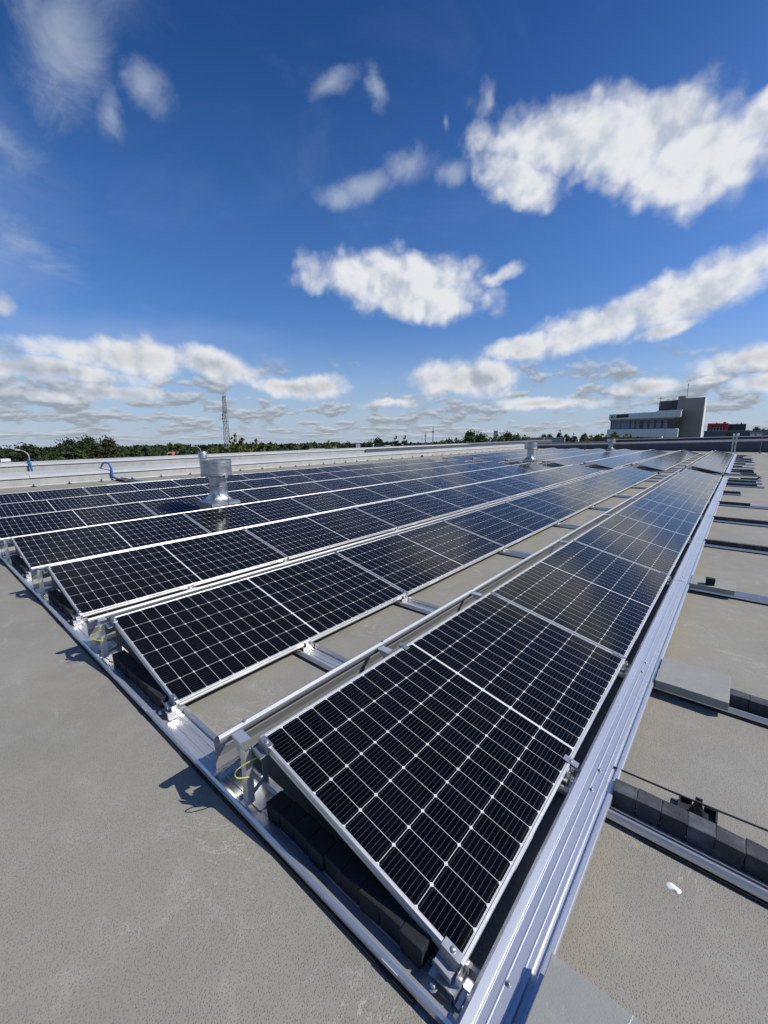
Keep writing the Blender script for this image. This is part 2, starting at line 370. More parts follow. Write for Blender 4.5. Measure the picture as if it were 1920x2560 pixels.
def lathe(bm, prof, seg=32, cx=0., cy=0., cap=True):
    rings = []
    for r, z in prof:
        rings.append([bm.verts.new((cx + r * math.cos(2 * math.pi * i / seg), cy + r * math.sin(2 * math.pi * i / seg), z)) for i in range(seg)])
    for a, b in zip(rings, rings[1:]):
        for i in range(seg):
            j = (i + 1) % seg; bm.faces.new((a[i], a[j], b[j], b[i]))
    if cap:
        bm.faces.new(rings[0][::-1]); bm.faces.new(rings[-1])
def tube(bm, pts, r, seg=8):
    pts = [Vector(p) for p in pts]; rings = []; up = Vector((0, 0, 1))
    for i, p in enumerate(pts):
        d = (pts[min(i + 1, len(pts) - 1)] - pts[max(i - 1, 0)]).normalized()
        x = d.cross(up) if abs(d.dot(up)) < .95 else d.cross(Vector((1, 0, 0)))
        x.normalize(); y = d.cross(x).normalized()
        rr = r[i] if isinstance(r, (list, tuple)) else r
        rings.append([bm.verts.new(p + (x * math.cos(2 * math.pi * k / seg) + y * math.sin(2 * math.pi * k / seg)) * rr) for k in range(seg)])
    for a, b in zip(rings, rings[1:]):
        for i in range(seg):
            j = (i + 1) % seg; bm.faces.new((a[i], a[j], b[j], b[i]))
    bm.faces.new(rings[0][::-1]); bm.faces.new(rings[-1])
def bez(ps, n=16):
    ps = [Vector(p) for p in ps]; out = []
    for s in range(len(ps) - 1):
        p0 = ps[max(s - 1, 0)]; p1 = ps[s]; p2 = ps[s + 1]; p3 = ps[min(s + 2, len(ps) - 1)]
        for i in range(n):
            t = i / n
            out.append(.5 * ((2 * p1) + (p2 - p0) * t + (2 * p0 - 5 * p1 + 4 * p2 - p3) * t * t + (3 * p1 - p0 - 3 * p2 + p3) * t ** 3))
    out.append(ps[-1]); return out
def finish(name, bm, m, parent=None, loc=None, bevel=0., smooth=False, seg=2):
    bmesh.ops.remove_doubles(bm, verts=bm.verts, dist=1e-6) if False else None
    bmesh.ops.recalc_face_normals(bm, faces=bm.faces)
    me = bpy.data.meshes.new(name); bm.to_mesh(me); bm.free()
    me.materials.append(m)
    if smooth:
        me.polygons.foreach_set('use_smooth', [True] * len(me.polygons))
    o = bpy.data.objects.new(name, me); COL.objects.link(o)
    if parent: o.parent = parent
    if loc: o.location = loc
    if bevel:
        b = o.modifiers.new('bevel', 'BEVEL'); b.width = bevel; b.segments = seg; b.limit_method = 'ANGLE'; b.angle_limit = R(40)
        b.harden_normals = False
    if smooth and not bevel:
        e = o.modifiers.new('split', 'EDGE_SPLIT'); e.split_angle = R(35)
    return o
def empty(name, loc=(0, 0, 0), rot=(0, 0, 0)):
    o = bpy.data.objects.new(name, None); COL.objects.link(o); o.location = loc; o.rotation_euler = rot
    o.empty_display_size = .1
    return o
def tag(o, label=None, cat=None, group=None, kind=None):
    if label: o['label'] = label
    if cat: o['category'] = cat
    if group: o['group'] = group
    if kind: o['kind'] = kind
    return o
KIDS = {}
def copy_tree(o, parent=None):
    c = o.copy(); COL.objects.link(c)
    if parent: c.parent = parent
    kids = KIDS.get(o.name)
    if kids is None:
        kids = KIDS[o.name] = list(o.children)
    for ch in kids: copy_tree(ch, c)
    return c
def ordinal(i):
    return ['first', 'second', 'third', 'fourth', 'fifth', 'sixth', 'seventh', 'eighth', 'ninth', 'tenth', 'eleventh', 'twelfth', 'thirteenth', 'fourteenth', 'fifteenth', 'sixteenth', 'seventeenth', 'eighteenth'][i]
ROWN = ['rightmost row', 'second row from the right', 'third row from the right', 'fourth row from the right', 'third row from the left', 'second row from the left', 'leftmost row']

# ------------------------------------------------------------------ the big setting: ground, roof, parapets
PIT, L, W, TILT, HZ = 1.797, 2.114, .9953, .2223, .3094
Y2 = 18.72
def ground_z(x, y): return -7.0 - .022 * math.hypot(x - 1.4, y + .8)
def terrain_build(k, b):
    p = world_coord(k)
    n = k.noise(p, .02, 6, .6); n2 = k.noise(p, .3, 6, .6)
    c = k.mix(k.ss(n, .4, .6), (.045, .062, .022, 1), (.10, .11, .045, 1))
    c = k.mix(k.ss(n2, .5, .7, 0., .5), c, (.03, .045, .018, 1))
    k.l.new(c, b.inputs['Base Color'])
bm = bmesh.new(); seg = 96; radii = [0, 30, 60, 100, 160, 250, 400, 650, 1000, 1600, 2600]
rings = [[bm.verts.new((1.4, -.8, -7.0))]]
for r in radii[1:]:
    rings.append([bm.verts.new((1.4 + r * math.cos(2 * math.pi * i / seg), -.8 + r * math.sin(2 * math.pi * i / seg), ground_z(1.4 + r * math.cos(2 * math.pi * i / seg), -.8 + r * math.sin(2 * math.pi * i / seg)))) for i in range(seg)])
for i in range(seg): bm.faces.new((rings[0][0], rings[1][i], rings[1][(i + 1) % seg]))
for a, b in zip(rings[1:], rings[2:]):
    for i in range(seg):
        j = (i + 1) % seg; bm.faces.new((a[i], b[i], b[j], a[j]))
tag(finish('ground', bm, mat('terrain', rough=.95, build=terrain_build)), 'green and brown land beyond the roof', kind='structure')

bm = bmesh.new(); box(bm, -15.5, 13.0, -9, 42.0, -7.6, 0)
tag(finish('flat_roof', bm, roof_m), 'large flat roof of grey embossed membrane', kind='structure')

# near left parapet: upstand, sloped capping in lengths
def parapet_left():
    t = empty('roof_parapet', (-15.5, 0, 0))
    tag(t, 'low pale grey roof edge along the left side with sloped metal capping', 'parapet')
    bm = bmesh.new(); box(bm, -.62, 0, -9, 41.97, -7, .30)
    extrude(bm, [(0, .0), (.05, .0), (.004, .05)], 'y', -9, 41.9)
    finish('upstand', bm, par_m, t)
    bm = bmesh.new(); y = -9.; random.seed(4)
    ys = [-9, -4.5, 1.9, 6.8, 11.6, 15.1, 16.7, 20.2, 24.7, 29.5, 34.6, 41.95]
    for a, b in zip(ys, ys[1:]):
        dz = random.uniform(-.004, .006)
        sheet(bm, [(.035, .255 + dz), (.022, .335 + dz), (-.56, .418 + dz), (-.62, .38 + dz)], .006, 'y', a + .004, b - .004)
    finish('capping', bm, cap_m, t)
    for yy in (6.8, 15.1, 24.7, 34.6):
        bm = bmesh.new(); box(bm, .0, .006, yy - .03, yy + .03, .0, .30); finish('joint_cover', bm, cap_m, t)
parapet_left()
def wall2():
    t = empty('neighbouring_roof_edge', (-17.0, 0, 0))
    tag(t, 'higher pale wall with white capping behind the left roof edge', 'roof edge wall')
    bm = bmesh.new(); box(bm, -.5, 0, -14, 18.85, -6, .60); finish('wall_face', bm, par_m, t)
    bm = bmesh.new()
    for a, b in ((-14, -6), (-6, 2.4), (2.4, 4.2), (4.2, 10.5), (10.5, 15.2), (15.2, 18.9)):
        sheet(bm, [(.03, .56), (.02, .625), (-.55, .67)], .008, 'y', a + .004, b - .004)
    finish('capping', bm, cap_m, t)
    t = empty('dark_roof_edge', (-17.0, 18.9, 0))
    tag(t, 'dark grey wall continuing the pale wall behind the left roof edge', 'roof edge wall')
    bm = bmesh.new(); box(bm, -.5, 0, 0.06, 34.5, -6, .60); finish('wall_face', bm, dark_par_m, t)
    bm = bmesh.new(); sheet(bm, [(.03, .59), (.02, .625), (-.55, .67)], .008, 'y', 0, 13.4); finish('capping', bm, cap_m, t)
    bm = bmesh.new(); sheet(bm, [(.03, .585), (.02, .635), (-.55, .70)], .008, 'y', 13.4, 34.5)
    tag(finish('capping', bm, dark_cap_m, t), 'dark far length of capping')
    bm = bmesh.new(); box(bm, -34, -17.55, -14, 53, -7.5, -.25)
    tag(finish('neighbouring_roof', bm, mat('far_roof', rough=.9, build=parapet_build((.12, .12, .125), (.09, .09, .095)))), 'flat roof of the next building', kind='structure')
wall2()
def far_parapets():
    t = empty('far_roof_parapet', (0, 42, 0))
    tag(t, 'dark slate grey roof edge wall across the far end of the roof', 'parapet')
    def tilt(bm, k, keep=-1.):
        for v in bm.verts:
            if v.co.z > keep: v.co.z += k * v.co.x
    bm = bmesh.new(); box(bm, -15.45, 13, 0, .55, -7, .74); tilt(bm, .0335); finish('upstand', bm, dark_par_m, t)
    bm = bmesh.new()
    for a, b in ((-15.5, -6.0), (-6.0, .5), (.5, 7.), (7., 13.05)):
        sheet(bm, [(-.03, .70), (-.022, .76), (.30, .88), (.60, .905)], .008, 'x', a + .004, b - .004)
    tilt(bm, .0335); finish('capping', bm, dark_cap_m, t)
    t = empty('rear_roof_parapet', (0, 44.6, 0))
    tag(t, 'second dark roof edge behind the far wall with a pale left length', 'parapet')
    bm = bmesh.new(); box(bm, -8.9, 13.0, 0, .5, -7, 1.06); tilt(bm, .031); finish('upstand', bm, dark_par_m, t)
    bm = bmesh.new(); box(bm, -17.6, -8.9, 0, .5, -7, .98); tilt(bm, .031); tag(finish('pale_upstand', bm, par_m, t), 'pale left length of the wall')
    bm = bmesh.new(); sheet(bm, [(-.03, 1.03), (-.02, 1.09), (.5, 1.13)], .008, 'x', -8.9, 13.0); tilt(bm, .031); finish('capping', bm, dark_cap_m, t)
far_parapets()

# ------------------------------------------------------------------ solar panels
def make_panel():
    t = empty('solar_panel')
    bm = bmesh.new(); Ln = 2.094; h = .035; w = .0105
    def prof_y(x0, x1, sgn):     # long members
        box(bm, x0, x1, 0, Ln, -.016, 0)
        a, b = (x0 + .002, x1) if sgn < 0 else (x0, x1 - .002)
        box(bm, a, b, .001, Ln - .001, -.020, -.016)
        box(bm, x0, x1, 0, Ln, -h, -.020)
    prof_y(0, w, -1); prof_y(W - w, W, 1)
    for y0 in (0, Ln - w):
        s0 = y0 == 0
        box(bm, w, W - w, y0, y0 + w, -.016, -.0003)
        box(bm, w, W - w, y0 + (.002 if s0 else 0), y0 + w - (0 if s0 else .002), -.020, -.016)
        box(bm, w, W - w, y0, y0 + w, -h, -.020)
    f = finish('frame', bm, anod, t, bevel=.0009, seg=1)
    bm = bmesh.new(); box(bm, w + .0016, W - w - .0016, w + .0016, Ln - w - .0016, -.0075, -.0030)
    finish('cell_sheet', bm, cell_m, t)
    bm = bmesh.new(); box(bm, w, W - w, w, Ln - w, -.012, -.0078)
    finish('backsheet', bm, back_m, t)
    bm = bmesh.new(); box(bm, W + .0006, W + .0012, .36, .52, -.014, -.002)
    box(bm, W + .0006, W + .0012, .36, .52, -.033, -.021)
    tag(finish('sticker', bm, white_m, t), 'white printed label on the lower frame edge')
    bm = bmesh.new()
    box(bm, .10, .19, .95, 1.15, -.03, -.0125)
    finish('junction_box', bm, black_plastic, t)
    return t
proto = make_panel()
first = True
for blk in range(2):
    for row in range(7):
        for j in range(8):
            o = proto if first else copy_tree(proto); first = False
            o.location = (-row * PIT, (Y2 if blk else 0) + j * L, HZ); o.rotation_euler = (0, TILT, 0)
            end = ' nearest the camera' if (blk == 0 and j == 0) else ''
            tag(o, '%s panel in the %s of the %s array' % (ordinal(j), ROWN[row], 'far' if blk else 'near'),
                'solar panel', '%s array of solar panels' % ('far' if blk else 'near'))

# ------------------------------------------------------------------ base rails on the roof
def rail_profile(s=1.):
    return [(-.088, .014), (-.085, .030), (-.077, .0385), (-.066, .037), (-.060, .022), (-.058, .0125),
            (-.026, .0120), (-.024, .0155), (-.018, .0155), (-.016, .0120), (.016, .0120), (.018, .0155), (.024, .0155), (.026, .0120),
            (.050, .0125), (.052, .022), (.056, .037), (.064, .0405), (.072, .034), (.074, .014)]
_SM = []
def slot_mesh():
    if not _SM:
        o = bmesh.new(); box(o, -.03, .03, -.0895, -.0865, .018, .030); me = bpy.data.meshes.new('slot'); bmesh.ops.recalc_face_normals(o, faces=o.faces); o.to_mesh(me); o.free(); me.materials.append(mat('slot', (.45, .44, .41), .6)); _SM.append(me)
    return _SM[0]
def make_rail(name, x0, x1, y, label, group='base rails under the panels'):
    t = empty(name, (x1, y, 0)); tag(t, label, 'mounting rail', group)
    ln = x0 - x1
    bm = bmesh.new(); sheet(bm, rail_profile(), .0018, 'x', ln, 0); finish('channel', bm, rail_alu, t)
    bm = bmesh.new()
    x = ln
    while x < -.05:
        e = min(x + 1.4, -.05); box(bm, x, e, -.098, .084, .0005, .0112); x += 1.797
    finish('rubber_mat', bm, black_rubber, t)
    x = -.35 - .35
    while x > ln and y < 2.2:
        o = bpy.data.objects.new('slot', slot_mesh()); COL.objects.link(o); o.parent = t; o.location = (x, 0, 0); x -= .8985
    return t
LEFT = -11.3
RY = [-.017, .93, 2.07, 4.20, 6.30, 8.40, 10.52, 12.62, 14.74, 15.82, 16.88]
RX1 = [1.49, 2.45, 2.45, 2.45, 2.40, 2.45, 2.60, 1.50, 1.98, 1.96, 1.96]
for i, (y, x1) in enumerate(zip(RY, RX1)):
    make_rail('mounting_rail', LEFT, x1, y, '%s aluminium base rail from the near end of the near array' % ordinal(i))
RY2 = [18.75, 19.75, 20.85, 22.95, 25.06, 27.17, 29.29, 31.40, 33.51, 34.6, 35.6]
RX2 = [1.93, 1.88, 1.4, 1.9, 1.92, 1.93, 1.9, 1.92, 1.5, 1.9, 1.7]
for i, (y, x1) in enumerate(zip(RY2, RX2)):
    make_rail('mounting_rail', LEFT, x1, y, '%s base rail from the near end of the far array' % ordinal(i))

# ------------------------------------------------------------------ deflector sheets
def rear_profile():
    return [(-.150, .255), (-.147, .268), (-.148, .278), (-.152, .286), (-.158, .2895), (-.164, .2880), (-.172, .2825), (-.186, .2690), (-.203, .2520), (-.209, .2420), (-.204, .2300), (-.196, .195), (-.206, .150), (-.200, .105), (-.232, .045), (-.262, .043)]
def make_rear(row, blk):
    y0 = (Y2 if blk else 0)
    t = empty('wind_deflector', (-row * PIT, y0, 0))
    tag(t, 'bent wind sheet behind the %s of the %s array' % (ROWN[row], 'far' if blk else 'near'), 'wind deflector', 'wind sheets behind the panel rows')
    bm = bmesh.new()
    ends = [-.098, 4.2, 8.4, 12.62, 16.98]
    for q, (a, b) in enumerate(zip(ends, ends[1:])):
        d = .0015 * (q % 2)
        sheet(bm, [(x - d, z + d) for x, z in rear_profile()], .0016, 'y', a, b + .02)
    finish('folded_sheet', bm, rear_m, t)
    for y in [v for v in RY] if row < 2 and not blk else []:
        for dz in ((-.158, .288), ):
            bm = bmesh.new(); lathe(bm, [(.0001, dz[1] + .001), (.0075, dz[1] + .001), (.0075, dz[1] + .006), (.004, dz[1] + .0075), (.004, dz[1] + .013), (.0001, dz[1] + .013)], 10, dz[0], y - .01 + .05, cap=False)
            finish('screw', bm, galv, t)
for blk in range(2):
    for row in range(7): make_rear(row, blk)

def side_profile():
    p = [(1.0065, .0690), (1.0080, .0745), (1.0185, .0868), (1.0215, .0895), (1.0445, .0850)]
    for x in (1.0480, 1.0720, 1.1020):
        z = .0840 - (x - 1.05) * .03
        p += [(x - .0018, z), (x - .0008, z + .0022), (x + .0008, z + .0020), (x + .0020, z - .0002)]
    p += [(1.1165, .0818), (1.1185, .0640), (1.1320, .0630), (1.1345, .0728), (1.1370, .0736), (1.1480, .0730), (1.1505, .0700), (1.1510, .0620), (1.1510, .0500)]
    return p
def make_side(y0, y1, dz, label):
    t = empty('edge_cover_plate', (0, 0, dz)); tag(t, label, 'cover plate', 'ribbed cover plates along the right edge')
    bm = bmesh.new(); sheet(bm, side_profile(), .0016, 'y', y0, y1); finish('ribbed_sheet', bm, plate_m, t)
    for y in RY + RY2:
        for yy in (y - .065, y + .065):
            if y0 < yy < y1 and yy > -.1 or (y0 < yy < y1 and abs(yy - .048) < .02):
                z = .0835; bm = bmesh.new()
                lathe(bm, [(.0001, z - .001), (.0085, z - .001), (.0085, z + .0015), (.0052, z + .002), (.0052, z + .0065), (.003, z + .0085), (.0001, z + .0085)], 12, 1.080, yy, cap=False)
                finish('bolt', bm, galv, t, smooth=True)
    return t
make_side(-.72, 4.16, 0, 'ribbed blue grey metal plate nearest the camera, between the first panel and the corner slab')
make_side(4.10, 8.5, .0022, 'ribbed metal plate beside the small black block, second plate from the camera')
make_side(8.44, 12.6, .0044, 'ribbed metal plate between the second and fourth long black block rows, third from the camera')
make_side(12.54, 16.95, .0022, 'ribbed metal plate ending at the walkway, fourth from the camera')
make_side(Y2 - .05, 27.2, 0, 'ribbed metal plate starting the far array right after the walkway')
make_side(27.14, 35.75, .002, 'ribbed metal plate reaching the tall steel pole at the far end')

# ------------------------------------------------------------------ brackets and clamps
def make_high_bracket():
    t = empty('high_bracket')
    bm = bmesh.new()
    # standing frame of bent sheet in the plane of the rail width
    sheet(bm, [(-.024, -.076), (.006, -.073), (.010, -.046)], .0022, 'z', .040, .285)
    sheet(bm, [(-.062, .044), (-.034, .050), (-.030, .022)], .0022, 'z', .040, .262)
    hexa(bm, [(.0045, -.056, .195), (-.033, .033, .195), (-.035, .032, .195), (.0025, -.057, .195), (.0045, -.056, .285), (-.033, .033, .262), (-.035, .032, .262), (.0025, -.057, .285)])
    hexa(bm, [(.0045, -.056, .060), (-.033, .033, .060), (-.035, .032, .060), (.0025, -.057, .060), (.0045, -.056, .085), (-.033, .033, .085), (-.035, .032, .085), (.0025, -.057, .085)])
    box(bm, -.062, .012, -.092, -.056, .041, .043)
    box(bm, -.075, .060, .036, .062, .0425, .0445)
    sheet(bm, [(-.060, .0165), (-.005, .0165), (.050, .0175)], .002, 'y', -.050, .034)
    finish('post', bm, aluminium, t)
    bm = bmesh.new()
    # gusset from the wind sheet ridge to the post head
    hexa(bm, [(-.135, -.050, .2800), (-.052, -.060, .2840), (-.048, -.012, .2840), (-.130, -.004, .2800), (-.135, -.050, .2820), (-.052, -.060, .2860), (-.048, -.012, .2860), (-.130, -.004, .2820)])
    hexa(bm, [(-.135, -.0525, .281), (-.024, -.068, .205), (-.014, -.070, .205), (-.016, -.065, .286), (-.134, -.0510, .281), (-.024, -.0665, .205), (-.014, -.0685, .205), (-.016, -.0635, .286)])
    finish('gusset', bm, aluminium, t)
    bm = bmesh.new()
    lathe(bm, [(.0001, .043), (.013, .043), (.013, .0455), (.009, .046), (.009, .053), (.005, .055), (.0001, .055)], 12, -.045, -.076, cap=False)
    finish('foot_bolt', bm, galv, t, smooth=True)
    return t
def make_end_clamp():
    t = empty('end_clamp')
    bm = bmesh.new()
    # folded galvanised clamp: plate on the frame, drop, open box
    sheet(bm, [(.020, .0026), (-.006, .0026), (-.009, -.030), (-.040, -.034), (-.046, -.006)], .0028, 'x', -.002, .060)
    finish('folded_clamp', bm, galv, t, bevel=.0007, seg=1)
    bm = bmesh.new()
    lathe(bm, [(.0001, .004), (.0085, .004), (.0085, .007), (.0055, .0105), (.0001, .0115)], 12, .030, .007, cap=False)
    finish('screw', bm, galv, t, smooth=True)
    return t
def make_mid_clamp():
    t = empty('mid_clamp')
    bm = bmesh.new(); sheet(bm, [(-.018, .0022), (.018, .0022)], .0022, 'x', -.032, .032)
    sheet(bm, [(-.004, .0010), (-.004, -.020)], .002, 'x', -.030, .030); sheet(bm, [(.004, .0010), (.004, -.020)], .002, 'x', -.030, .030)
    finish('clamp_plate', bm, galv, t, bevel=.0005, seg=1)
    bm = bmesh.new(); lathe(bm, [(.0001, .003), (.0065, .003), (.0065, .006), (.0035, .007), (.0001, .007)], 10, 0, 0, cap=False)
    finish('screw', bm, steel_dark, t, smooth=True)
    return t
def make_low_bracket():
    t = empty('low_bracket')
    bm = bmesh.new()
    sheet(bm, [(-.060, .0155), (.004, .0155), (.006, .0440), (-.012, .0470)], .0025, 'y', -.052, .046)
    sheet(bm, [(-.070, .044), (-.012, .0505), (.012, .050), (.016, .022), (.030, .018)], .0025, 'y', -.052, -.004)
    box(bm, .005, .008, -.030, .016, .047, .078); box(bm, .008, .020, -.030, -.026, .052, .082); box(bm, .008, .020, .012, .016, .052, .082)
    finish('foot', bm, aluminium, t)
    bm = bmesh.new(); lathe(bm, [(.0001, .0385), (.014, .0385), (.014, .041), (.0085, .042), (.0085, .050), (.005, .0525), (.0001, .0525)], 12, -.045, -.066, cap=False)
    finish('foot_bolt', bm, galv, t, smooth=True)
    return t
hb, ec, mc, lb = make_high_bracket(), make_end_clamp(), make_mid_clamp(), make_low_bracket()
USED = set()
def use(src, loc, label, cat, group, rot=(0, 0, 0)):
    o = src
    if src.name in USED: o = copy_tree(src)
    else: USED.add(src.name)
    o.location = loc; o.rotation_euler = rot
    return tag(o, label, cat, group)
ct, st = math.cos(TILT), math.sin(TILT)
def on_panel(row, s, y, up=0.):     # point on the tilted surface, s metres down from the high edge
    return (-row * PIT + s * ct + up * st, y, HZ - s * st + up * ct)
for row in range(7):
    use(hb, (-row * PIT, 0, 0), 'upright bracket at the near end of the %s' % ROWN[row], 'bracket', 'upright brackets at the row ends')
    use(hb, (-row * PIT, Y2 + .02, 0), 'upright walkway bracket of the %s, far array' % ROWN[row], 'bracket', 'upright brackets at the row ends')
    use(lb, (-row * PIT + W * ct - .012, 0, 0), 'low foot bracket at the near end of the %s' % ROWN[row], 'bracket', 'low brackets at the row ends')
    use(ec, on_panel(row, .012, -.0005), 'clamp on the high near corner of the %s' % ROWN[row], 'clamp', 'clamps on the near row ends', (0, TILT, 0))
    use(ec, on_panel(row, W - .070, -.0005), 'clamp on the low near corner of the %s' % ROWN[row], 'clamp', 'clamps on the near row ends', (0, TILT, 0))
for j in range(1, 10):
    y = RY[[1, 2, 3, 4, 5, 6, 7, 8, 10][j - 1]]
    use(hb, (0, y + .02, 0), 'upright bracket in the gap behind the rightmost row, %s from the camera' % ordinal(j), 'bracket', 'upright brackets behind the rightmost row')
for row in (0, 1, 2):
    for j in range(1, 9):
        y = RY[[1, 2, 3, 4, 5, 6, 7, 8][j - 1]]
        use(lb, (-row * PIT + W * ct - .006, y, 0), 'low bracket along the %s, %s from its near end' % (ROWN[row], ordinal(j)), 'bracket', 'low brackets along the rows')
for row in range(4):
    for j in range(1, 8):
        for s, w in ((.045, 'upper'), (W - .045, 'lower')):
            use(mc, on_panel(row, s, j * L - .010), 'clamp at the %s end of the %s panel joint, %s' % (w, ordinal(j - 1), ROWN[row]), 'clamp', 'clamps between neighbouring panels', (0, TILT, 0))
use(mc, on_panel(0, .002, .98), 'small clamp on the long high frame edge midway along the nearest panel', 'clamp', 'clamps on long frame edges', (0, TILT, 0))
use(mc, on_panel(0, W - .002, .96), 'small clamp on the long low frame edge midway along the nearest panel', 'clamp', 'clamps on long frame edges', (0, TILT, 0))

# earth wires
for row in range(4):
    x = -row * PIT
    if row == 3: continue
    bm = bmesh.new()
    pts = bez([(x + .075, .02, .262), (x + .045, -.035, .262), (x + .006, -.110, .232), (x - .002, -.112, .190), (x + .010, -.062, .165)], 7)
    tube(bm, pts, .0026, 8)
    tag(finish('earth_wire', bm, yg_m, smooth=True), 'yellow green earth wire at the near end of the %s' % ROWN[row], 'wire', 'earth wires at the row ends')
bm = bmesh.new(); x = -3 * PIT
tube(bm, bez([(x + .03, .0, .25), (x - .03, -.09, .22), (x - .02, -.10, .10), (x - .12, -.13, .05), (x - .40, -.16, .02)], 8), .0032, 8)
tag(finish('earth_wire', bm, mat('pale_wire', (.45, .47, .38), .5), smooth=True), 'pale earth wire trailing onto the roof from the fourth row', 'wire')

# ------------------------------------------------------------------ ballast blocks and slabs
def make_block():
    bm = bmesh.new(); box(bm, -.0412, .0412, -.040, .040, 0, .076)
    random.seed(2)
    for v in bm.verts: v.co += Vector((random.uniform(-.003, .003), random.uniform(-.003, .003), random.uniform(-.003, .002)))
    return finish('ballast_block', bm, paver_m, bevel=.0045, seg=2)
blk0 = make_block(); random.seed(7)
def block(x, y, label, group, z=.0150, rot=0.):
    use(blk0, (x, y, z), label, 'ballast block', group, (0, 0, rot + random.uniform(-.045, .045))).color = (*([.26, .28, .32] if 'front' in group else [random.uniform(.8, 1.6)] * 3), 1)  # front rail blocks tinted darker, shade under the panels put into the colour
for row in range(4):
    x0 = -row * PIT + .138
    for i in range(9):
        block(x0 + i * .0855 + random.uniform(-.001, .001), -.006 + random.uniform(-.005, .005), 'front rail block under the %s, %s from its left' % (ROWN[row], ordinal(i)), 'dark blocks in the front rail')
def run(y, x0, n, where):
    for i in range(n):
        block(x0 + .043 + i * .0845, y + random.uniform(-.006, .006), 'block %s, %s from the plate' % (where, ordinal(i)), 'dark blocks lined up in the right hand rails')
run(.955, 1.145, 9, 'in the rail beside the cable holder')
run(2.085, 1.500, 4, 'beyond the large grey slab')
run(6.31, 1.14, 9, 'in the second rail past the small black block')
run(8.41, 1.14, 9, 'in the third rail past the small black block')
run(10.53, 1.14, 6, 'in the fourth rail past the small black block')
run(12.63, 1.14, 4, 'in the shortest rail before the walkway')
run(14.75, 1.14, 8, 'in the third rail before the walkway')
run(15.83, 1.14, 8, 'in the second rail before the walkway')
run(16.89, 1.45, 5, 'in the last rail before the walkway')
for n, (y, x0, c, wh) in enumerate([(18.76, 1.45, 5, 'first'), (19.76, 1.14, 8, 'second'), (20.86, 1.14, 8, 'third'), (22.96, 1.14, 4, 'fourth'), (25.07, 1.14, 5, 'fifth'), (27.18, 1.14, 8, 'sixth'), (29.3, 1.14, 8, 'seventh'), (31.41, 1.14, 4, 'eighth'), (33.5, 1.14, 5, 'ninth')]):
    run(y, x0, c, 'in the %s rail past the walkway' % wh)

def slab(x0, x1, y0, y1, z0, z1, label, m=slab_m, seed=1, rot=0.):
    random.seed(seed); t = empty('paving_slab', ((x0 + x1) / 2, (y0 + y1) / 2, z0), (0, 0, rot)); tag(t, label, 'paving slab')
    bm = bmesh.new(); hx, hy = (x1 - x0) / 2, (y1 - y0) / 2
    box(bm, -hx, hx, -hy, hy, 0, z1 - z0)
    bmesh.ops.subdivide_edges(bm, edges=[e for e in bm.edges if abs(e.verts[0].co.z - e.verts[1].co.z) < .001], cuts=14, use_grid_fill=True)
    for v in bm.verts:
        if abs(abs(v.co.x) - hx) < .001 or abs(abs(v.co.y) - hy) < .001:
            v.co += Vector((random.gauss(0, .0009), random.gauss(0, .0009), random.gauss(0, .0005)))
    finish('concrete_body', bm, m, t, bevel=.0025, seg=2)
    return t
slab(1.155, 1.500, 1.945, 2.285, .041, .090, 'large square grey concrete slab lying across the second right hand rail', seed=3)
slab(1.150, 1.495, 4.08, 4.40, .041, .088, 'grey slab carrying a small black block, third rail from the camera', seed=5)
cs = slab(1.157, 1.70, -.46, .148, .094, .150, 'grey slab with a pale curved crack at the bottom right corner', seed=8)
slab(1.160, 1.68, -.45, .12, .041, .093, 'lower grey slab hidden under the cracked corner slab', seed=9)
bm = bmesh.new(); bm2 = bez([(1.352, .146, .1505), (1.338, .095, .1505), (1.310, .030, .1505), (1.298, -.04, .1505), (1.300, -.12, .1505)], 12)
random.seed(3)
pts = [p + Vector((random.gauss(0, .0008), random.gauss(0, .0008), 0)) for p in bm2]
for a, b in zip(pts, pts[1:]):
    d = (b - a).normalized() * .0014; n = Vector((-d.y, d.x, 0)) * random.uniform(.5, 1.3)
    vs = [bm.verts.new(q) for q in (a - n, a + n, b + n * .9, b - n * .9)]
    bm.faces.new(vs)
cr = finish('chalky_crack', bm, crack_m); cr.parent = cs; cr.matrix_parent_inverse = Matrix.Translation(-Vector(cs.location))
slab(1.15, 1.42, 16.80, 17.02, .041, .085, 'pale concrete slab at the plate end before the walkway', pale_slab_m, 11)
slab(1.15, 1.42, 18.66, 18.90, .041, .085, 'pale concrete slab at the plate start after the walkway', pale_slab_m, 12)
use(blk0, (1.305, 4.155, .0885), 'small black concrete block standing alone on the grey slab', 'ballast block', None, (0, 0, .05)).scale = (.86, .86, .86)

# sealant blob on the roof
bm = bmesh.new(); random.seed(5)
outl = [(-.022, -.002), (-.017, .011), (-.006, .018), (.004, .015), (.012, .012), (.021, .010), (.024, .003), (.020, -.008), (.014, -.011), (.004, -.008), (-.010, -.014), (-.018, -.010)]
c0 = bm.verts.new((.001, .001, .0045)); mid = [bm.verts.new((x * .72, y * .72, .0038)) for x, y in outl]; low = [bm.verts.new((x, y, .0004)) for x, y in outl]
for i in range(len(outl)):
    j = (i + 1) % len(outl); bm.faces.new((c0, mid[i], mid[j])); bm.faces.new((mid[i], low[i], low[j], mid[j]))
tag(finish('sealant_blob', bm, blob_m, loc=(1.388, .707, 0), smooth=True), 'small white blob dried on the roof beside the cover plate', 'sealant blob')

